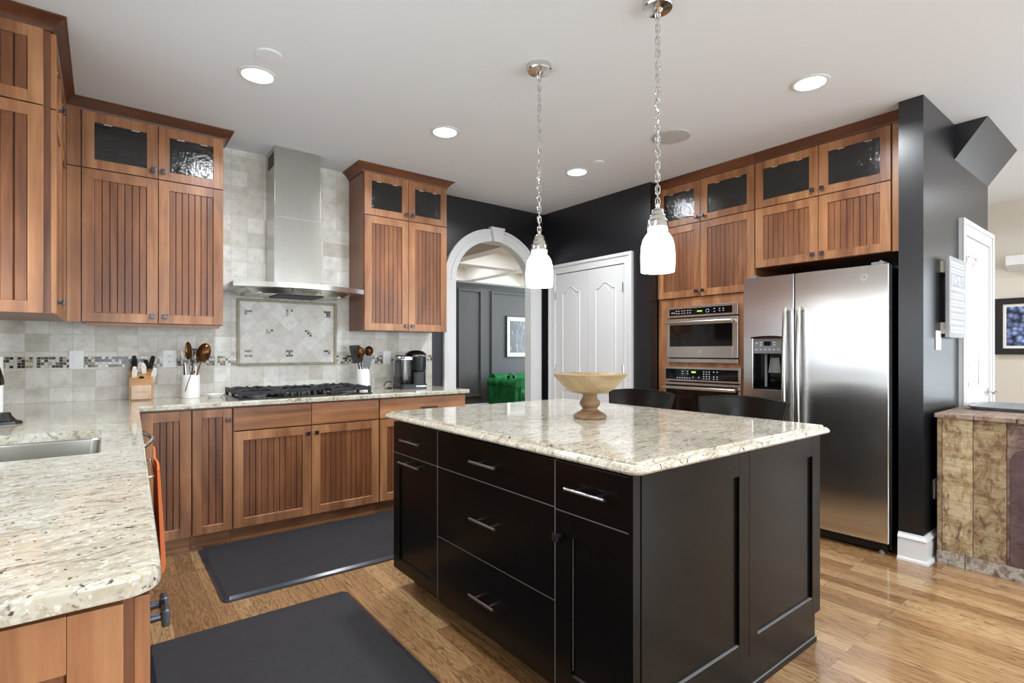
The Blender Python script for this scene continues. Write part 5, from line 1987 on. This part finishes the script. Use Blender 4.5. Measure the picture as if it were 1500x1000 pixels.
# ------------------------------------------------------------------ ceiling fixtures
LL = ['recessed ceiling light nearest the left upper cabinets and hood', 'recessed ceiling light in front of the upper cabinet beside the arch', 'recessed ceiling light before the charcoal corner, smallest in view', 'recessed ceiling light at the right, in front of the refrigerator cabinets',
      'recessed ceiling light above the camera position', 'recessed ceiling light behind the camera, left one', 'recessed ceiling light behind the camera, right one']
for (lx, ly), lb in list(zip(LAMPS_AND_FILL, LL))[:4]:
    d_ = thing('recessed_light', lb, 'ceiling light', (lx, ly, ZC), group='recessed ceiling lights')
    bm = BM()
    lathe(bm, [(0.098, 0.0), (0.098, -0.003), (0.090, -0.007), (0.078, -0.006), (0.076, 0.0)], seg=40, cap=False)
    obj('trim_ring', bm, 'white', d_)
    bm = BM()
    lathe(bm, [(0.077, -0.001), (0.074, -0.006), (0.0, -0.008)], seg=40)
    obj('lens', bm, 'lamp', d_)
for lb, lx, ly, r_ in (('round white cover disc on the ceiling beside the left recessed light', 0.66, 2.84, 0.065), ('small round white cover disc on the ceiling before the charcoal corner', 3.086, 2.863, 0.05)):
    d_ = thing('cover_disc', lb, 'ceiling cover', (lx, ly, ZC))
    bm = BM()
    lathe(bm, [(r_, 0.0), (r_, -0.004), (r_ * 0.93, -0.008), (0, -0.009)], seg=36)
    obj('disc', bm, 'ceiling', d_)
sp_ = thing('ceiling_speaker', 'round grey in-ceiling speaker behind the nearer pendant chain', 'speaker', (3.114, 2.206, ZC))
bm = BM()
lathe(bm, [(0.128, 0.0), (0.128, -0.005), (0.118, -0.008), (0.112, -0.006)], seg=48, cap=False)
obj('rim', bm, 'speaker', sp_)
bm = BM()
lathe(bm, [(0.116, -0.004), (0.112, -0.007), (0, -0.0075)], seg=48)
obj('grille', bm, 'speaker', sp_)


def pendant(label, x, y, zb):
    """chain pendant with a bell of opal glass; zb: bottom of the glass"""
    p_ = thing('pendant_light', label, 'pendant light', (x, y, 0), group='pendant lights over the island')
    bm = BM()
    lathe(bm, [(0, ZC), (0.062, ZC), (0.064, ZC - 0.006), (0.064, ZC - 0.026), (0.060, ZC - 0.032), (0.022, ZC - 0.036), (0.012, ZC - 0.048), (0.006, ZC - 0.05), (0, ZC - 0.05)], seg=36)
    obj('canopy', bm, 'chrome', p_)
    top = zb + 0.285
    bm = BM()
    L = (ZC - 0.048) - top
    n = int(L / 0.026)
    for i in range(n):
        zc_ = top + L * (i + 0.5) / n
        hl_ = L / n * 0.5 + 0.006
        pts = []
        for q in range(12):
            a = 2 * PI * q / 12
            u = 0.0095 * math.cos(a)
            v = hl_ * math.sin(a)
            sgn = 1 if math.sin(a) >= 0 else -1
            v = sgn * (abs(math.sin(a)) ** 0.55) * hl_
            th = R(40) if i % 2 else R(130)
            pts.append((u * math.cos(th), u * math.sin(th), zc_ + v))
        tube(bm, pts, 0.0026, 6, True)
    tube(bm, [(0.004, 0, top)] + [(0.004 * math.cos(k), 0.004 * math.sin(k), top + L * k / 30) for k in range(1, 30)] + [(0, 0, top + L)], 0.0022, 6)
    obj('chain', bm, 'chrome', p_)
    bm = BM()
    lathe(bm, [(0.0, zb + 0.292), (0.008, zb + 0.29), (0.010, zb + 0.274), (0.022, zb + 0.262), (0.028, zb + 0.245), (0.040, zb + 0.215), (0.044, zb + 0.20), (0.046, zb + 0.188), (0.040, zb + 0.186), (0, zb + 0.186)], seg=32)
    for zz in (0.262, 0.24, 0.218):
        rr = {0.262: 0.0235, 0.24: 0.031, 0.218: 0.040}[zz]
        tube(bm, [(rr * math.cos(2 * PI * k / 24), rr * math.sin(2 * PI * k / 24), zb + zz) for k in range(24)], 0.0022, 6, True)
    obj('socket_cap', bm, 'chrome', p_)
    bm = BM()
    lathe(bm, [(0.038, zb + 0.188), (0.041, zb + 0.184), (0.041, zb + 0.168), (0.050, zb + 0.158), (0.062, zb + 0.138), (0.069, zb + 0.110), (0.0715, zb + 0.07), (0.071, zb + 0.03), (0.0695, zb + 0.0), (0.066, zb + 0.0), (0.067, zb + 0.07), (0.060, zb + 0.13), (0.036, zb + 0.17)], seg=40, cap=False)
    obj('glass_shade', bm, 'shade', p_)


pendant('opal glass pendant lamp farther left, hung before the white arch', 1.798, 2.08, 1.566)
pendant('opal glass pendant lamp nearer the camera, hung before the oven cabinet', 1.868, 1.39, 1.568)

# ------------------------------------------------------------------ right-hand side: sign, console, tray, pictures
sg = thing('wall_sign', 'grey washed wooden lettered sign on the charcoal wall beside the white door', 'sign', (4.26, 0.945, 1.565))
bm = BM()
box(bm, -0.185, 0.185, -0.05, -0.028, -0.25, 0.25, 0.004)
sb = obj('board', bm, 'sign_grey', sg)
bm = BM()
for z in (-0.19, 0.19):
    box(bm, -0.165, 0.165, -0.028, 0.0, z - 0.035, z + 0.035, 0.002)
obj('batten', bm, 'mat_white', sg)
text('lettering', 'FAMILY', 0.085, 'sign_white', sb, (0.0, -0.0505, 0.105), (R(90), 0, 0), 0.0006)
rr = random.Random(5)
for z, hh in ((0.205, 0.03), (0.165, 0.03), (0.055, 0.02), (0.01, 0.03), (-0.035, 0.03), (-0.075, 0.018), (-0.115, 0.03), (-0.155, 0.02), (-0.20, 0.035)):
    bm = BM()
    x = -0.155
    while x < 0.14:
        w_ = rr.uniform(0.010, 0.022)
        box(bm, x, min(x + w_, 0.155), -0.0508, -0.0499, z - hh / 2, z + hh / 2)
        if hh > 0.025:
            box(bm, x + 0.003, min(x + w_, 0.155) - 0.003, -0.0509, -0.0507, z - hh * 0.22, z + hh * 0.12, mi=1)
        x += w_ + 0.008
    obj('small_lettering', bm, ['sign_white', 'sign_grey'], sb)

# reclaimed-wood console
KX0, KX1, KY0, KY1, KZ = 3.855, 4.95, 0.40, 0.905, 0.872
co = thing('console_table', 'reclaimed-wood console cabinet with flaking cream planks at the right edge', 'console', (KX0, KY0, 0))
w_, d_ = KX1 - KX0, KY1 - KY0
bm = BM()
box(bm, 0.02, w_ - 0.02, 0.02, d_ - 0.01, 0.02, KZ - 0.03)
obj('core', bm, 'rec_purple', co)
# planks of the end facing the kitchen
cuts = [(d_ - 0.022, d_, 'rec_mix'), (0.345, d_ - 0.024, 'rec_cream'), (0.205, 0.343, 'rec_mix'), (0.0, 0.203, 'rec_purple')]
for a, b_, mm in cuts:
    bm = BM()
    box(bm, 0.0, 0.02, a, b_, 0.075, KZ - 0.026, 0.003)
    obj('plank', bm, mm, co)
bm = BM()
prism(bm, [(0.012, 0.085)] + [(0.19, 0.085), (0.19, 0.64)] + [(0.10 + 0.09 * math.cos(R(a)), 0.64 + 0.075 * math.sin(R(a))) for a in range(10, 171, 16)] + [(0.012, 0.64)], 'x', -0.004, 0.0005)
obj('arched_inlay', bm, 'rec_plum', co)
# long front planks (towards the camera)
for k in range(5):
    bm = BM()
    a = 0.022 + k * (w_ - 0.04) / 5
    box(bm, a, a + (w_ - 0.04) / 5 - 0.003, 0.0, 0.02, 0.075, KZ - 0.026, 0.003)
    obj('plank', bm, ('rec_cream', 'rec_mix', 'rec_purple')[k % 3], co)
bm = BM()
for a, b_ in ((0.0, 0.375), (0.378, d_)):
    box(bm, -0.012, 0.02, a, b_, 0.0, 0.074, 0.004)
obj('plinth', bm, 'rec_grey', co)
bm = BM()
box(bm, 0.021, w_, -0.012, 0.02, 0.0, 0.074, 0.004)
obj('plinth', bm, 'rec_mix', co)
bm = BM()
for a, b_ in ((-0.012, 0.16), (0.162, 0.335), (0.337, d_ + 0.008)):
    box(bm, -0.024, w_ + 0.02, a, b_, KZ - 0.026, KZ, 0.005)
obj('top', bm, 'rec_top', co)

tr = thing('serving_tray', 'slotted pewter tray lying on the reclaimed-wood console', 'tray', (4.36, 0.66, KZ))
bm = BM()
sweep(bm, roundpoly([(-0.13, -0.15), (0.28, -0.15), (0.28, 0.15), (-0.13, 0.15)], 0.02, 4), [(0.0, 0.0), (0.03, 0.018), (0.034, 0.022), (0.030, 0.025), (0.0, 0.021)], closed=True)
for k in range(15):
    x = -0.138 + k * 0.0287
    box(bm, x, x + 0.015, -0.155, 0.155, 0.0205, 0.0245)
obj('slotted_plate', bm, 'tray', tr)
bm = BM()
box(bm, -0.128, 0.278, -0.148, 0.148, 0.0, 0.004)
obj('base', bm, 'black', tr)


def picture(label, origin, rz, w_, h_, art, fw=0.045, mw_=0.04, fm='frame_black', cat='picture'):
    p_ = thing('framed_picture', label, cat, origin, rz)
    bm = BM()
    for x0, x1, z0, z1 in ((0, fw, 0, h_), (w_ - fw, w_, 0, h_), (fw, w_ - fw, 0, fw), (fw, w_ - fw, h_ - fw, h_)):
        box(bm, x0, x1, -0.03, -0.001, z0, z1, 0.004)
    obj('frame', bm, fm, p_)
    bm = BM()
    box(bm, fw, w_ - fw, -0.016, -0.010, fw, h_ - fw)
    obj('mount', bm, 'mat_white', p_)
    bm = BM()
    box(bm, fw + mw_, w_ - fw - mw_, -0.0175, -0.015, fw + mw_, h_ - fw - mw_)
    a_ = obj('print', bm, art, p_)
    return p_, a_


p_, a_ = picture('black-framed blue floral picture on the beige wall at the right edge', (7.1, 1.197, 1.20), R(-90), 0.70, 0.556, 'floral', 0.06, 0.025)
bm = BM()
for ang in range(0, 360, 60):
    lathe(bm, [(0.0, -0.0005), (0.03, 0.0), (0.0, 0.002)], (0.30 + 0.028 * math.cos(R(ang)), -0.0175, 0.33 + 0.028 * math.sin(R(ang))), 14, 0, Matrix.Rotation(R(90), 4, 'X'))
obj('peach_flower', bm, 'peach', p_)
picture('sliver of a black picture frame on the beige wall beside the white door', (7.1, 1.86, 1.20), R(-90), 0.62, 0.556, 'floral', 0.06, 0.025)
sh = thing('wall_shelf', 'small white floating shelf on the beige wall above the floral picture', 'shelf', (7.1, 1.10, 2.02), R(-90))
bm = BM()
prism(bm, [(-0.001, 0.0), (-0.05, 0.02), (-0.13, 0.05), (-0.13, 0.14), (-0.001, 0.14)], 'x', 0.0, 0.5)
obj('board', bm, 'white', sh)

# ------------------------------------------------------------------ living room things seen through the arch
so = thing('sofa', 'green velvet button-tufted sofa with rolled arm beyond the arch', 'sofa', (6.14, 7.88, 0))
SW, SD = 2.05, 0.92


def rolled_arm(x0, flip):
    bm = BM()
    s_ = -1 if flip else 1
    prism(bm, [(x0 + s_ * 0.03, 0.1), (x0 + s_ * 0.22, 0.1), (x0 + s_ * 0.22, 0.56), (x0 + s_ * 0.03, 0.56)] if not flip else [(x0 - 0.22, 0.1), (x0 - 0.03, 0.1), (x0 - 0.03, 0.56), (x0 - 0.22, 0.56)], 'y', 0.0, SD - 0.1)
    a = obj('arm', bm, 'velvet', so)
    bm = BM()
    n = 24
    pts = [(x0 + s_ * 0.11, -0.01 + (SD - 0.05) * k / n, 0.60) for k in range(n + 1)]
    tube(bm, pts, [0.105 - 0.012 * abs(math.sin(k * PI / 4)) for k in range(n + 1)], 18)
    obj('rolled_top', bm, 'velvet', a)
    bm = BM()
    cyl(bm, (x0 + s_ * 0.11, -0.012, 0.60), (x0 + s_ * 0.11, -0.03, 0.60), 0.07, seg=24)
    tube(bm, [(x0 + s_ * 0.05, -0.012, 0.12), (x0 + s_ * 0.05, -0.016, 0.55)], 0.012, 8)
    tube(bm, [(x0 + s_ * 0.19, -0.012, 0.12), (x0 + s_ * 0.19, -0.016, 0.55)], 0.012, 8)
    obj('scroll', bm, 'velvet', a)


rolled_arm(0.0, False)
rolled_arm(SW, True)
bm = BM()
box(bm, 0.15, SW - 0.15, SD - 0.24, SD, 0.1, 0.64, 0.04, 4)
bk_ = obj('backrest', bm, 'velvet', so)
bm = BM()
tube(bm, [(0.10 + (SW - 0.2) * k / 40, SD - 0.13, 0.66) for k in range(41)], [0.12 - 0.012 * abs(math.sin(k * PI / 5)) for k in range(41)], 18)
obj('rolled_top', bm, 'velvet', bk_)
bm = BM()
box(bm, 0.21, SW - 0.21, 0.0, SD - 0.22, 0.12, 0.30, 0.02, 3)
obj('seat_base', bm, 'velvet', so)
for k in range(3):
    bm = BM()
    a = 0.225 + k * 0.535
    box(bm, a, a + 0.53, 0.0, SD - 0.24, 0.30, 0.45, 0.045, 4)
    obj('seat_cushion', bm, 'velvet', so)
for x in (0.08, SW - 0.08):
    for y in (0.06, SD - 0.06):
        bm = BM()
        lathe(bm, [(0.025, 0), (0.035, 0.05), (0.03, 0.1)], (x, y, 0), 14)
        obj('leg', bm, 'black', so)
hp = thing('headphones', 'dark headphones lying on the rolled arm of the green sofa', 'headphones', (6.30, 8.12, 0.705))
bm = BM()
tube(bm, [(0.07 * math.cos(R(a)), 0.0, 0.015 + 0.085 * math.sin(R(a))) for a in range(0, 181, 15)], 0.009, 8)
obj('headband', bm, 'black', hp)
for s_ in (-1, 1):
    bm = BM()
    cyl(bm, (s_ * 0.055, 0, 0.03), (s_ * 0.085, 0, 0.03), 0.035, 0.03, seg=18)
    obj('ear_cup', bm, 'black', hp)
p_, a_ = picture('waterfall picture in a white frame on the grey wall above the green sofa', (6.85, 9.0, 1.12), 0.0, 1.05, 0.85, 'falls', 0.06, 0.02, 'mat_white')
bm = BM()
for x0, x1, z0, z1 in ((-0.02, 0.0, -0.02, 0.87), (1.05, 1.07, -0.02, 0.87), (0.0, 1.05, -0.02, 0.0), (0.0, 1.05, 0.85, 0.87)):
    box(bm, x0, x1, -0.035, -0.001, z0, z1)
obj('outer_edge', bm, 'frame_black', p_)
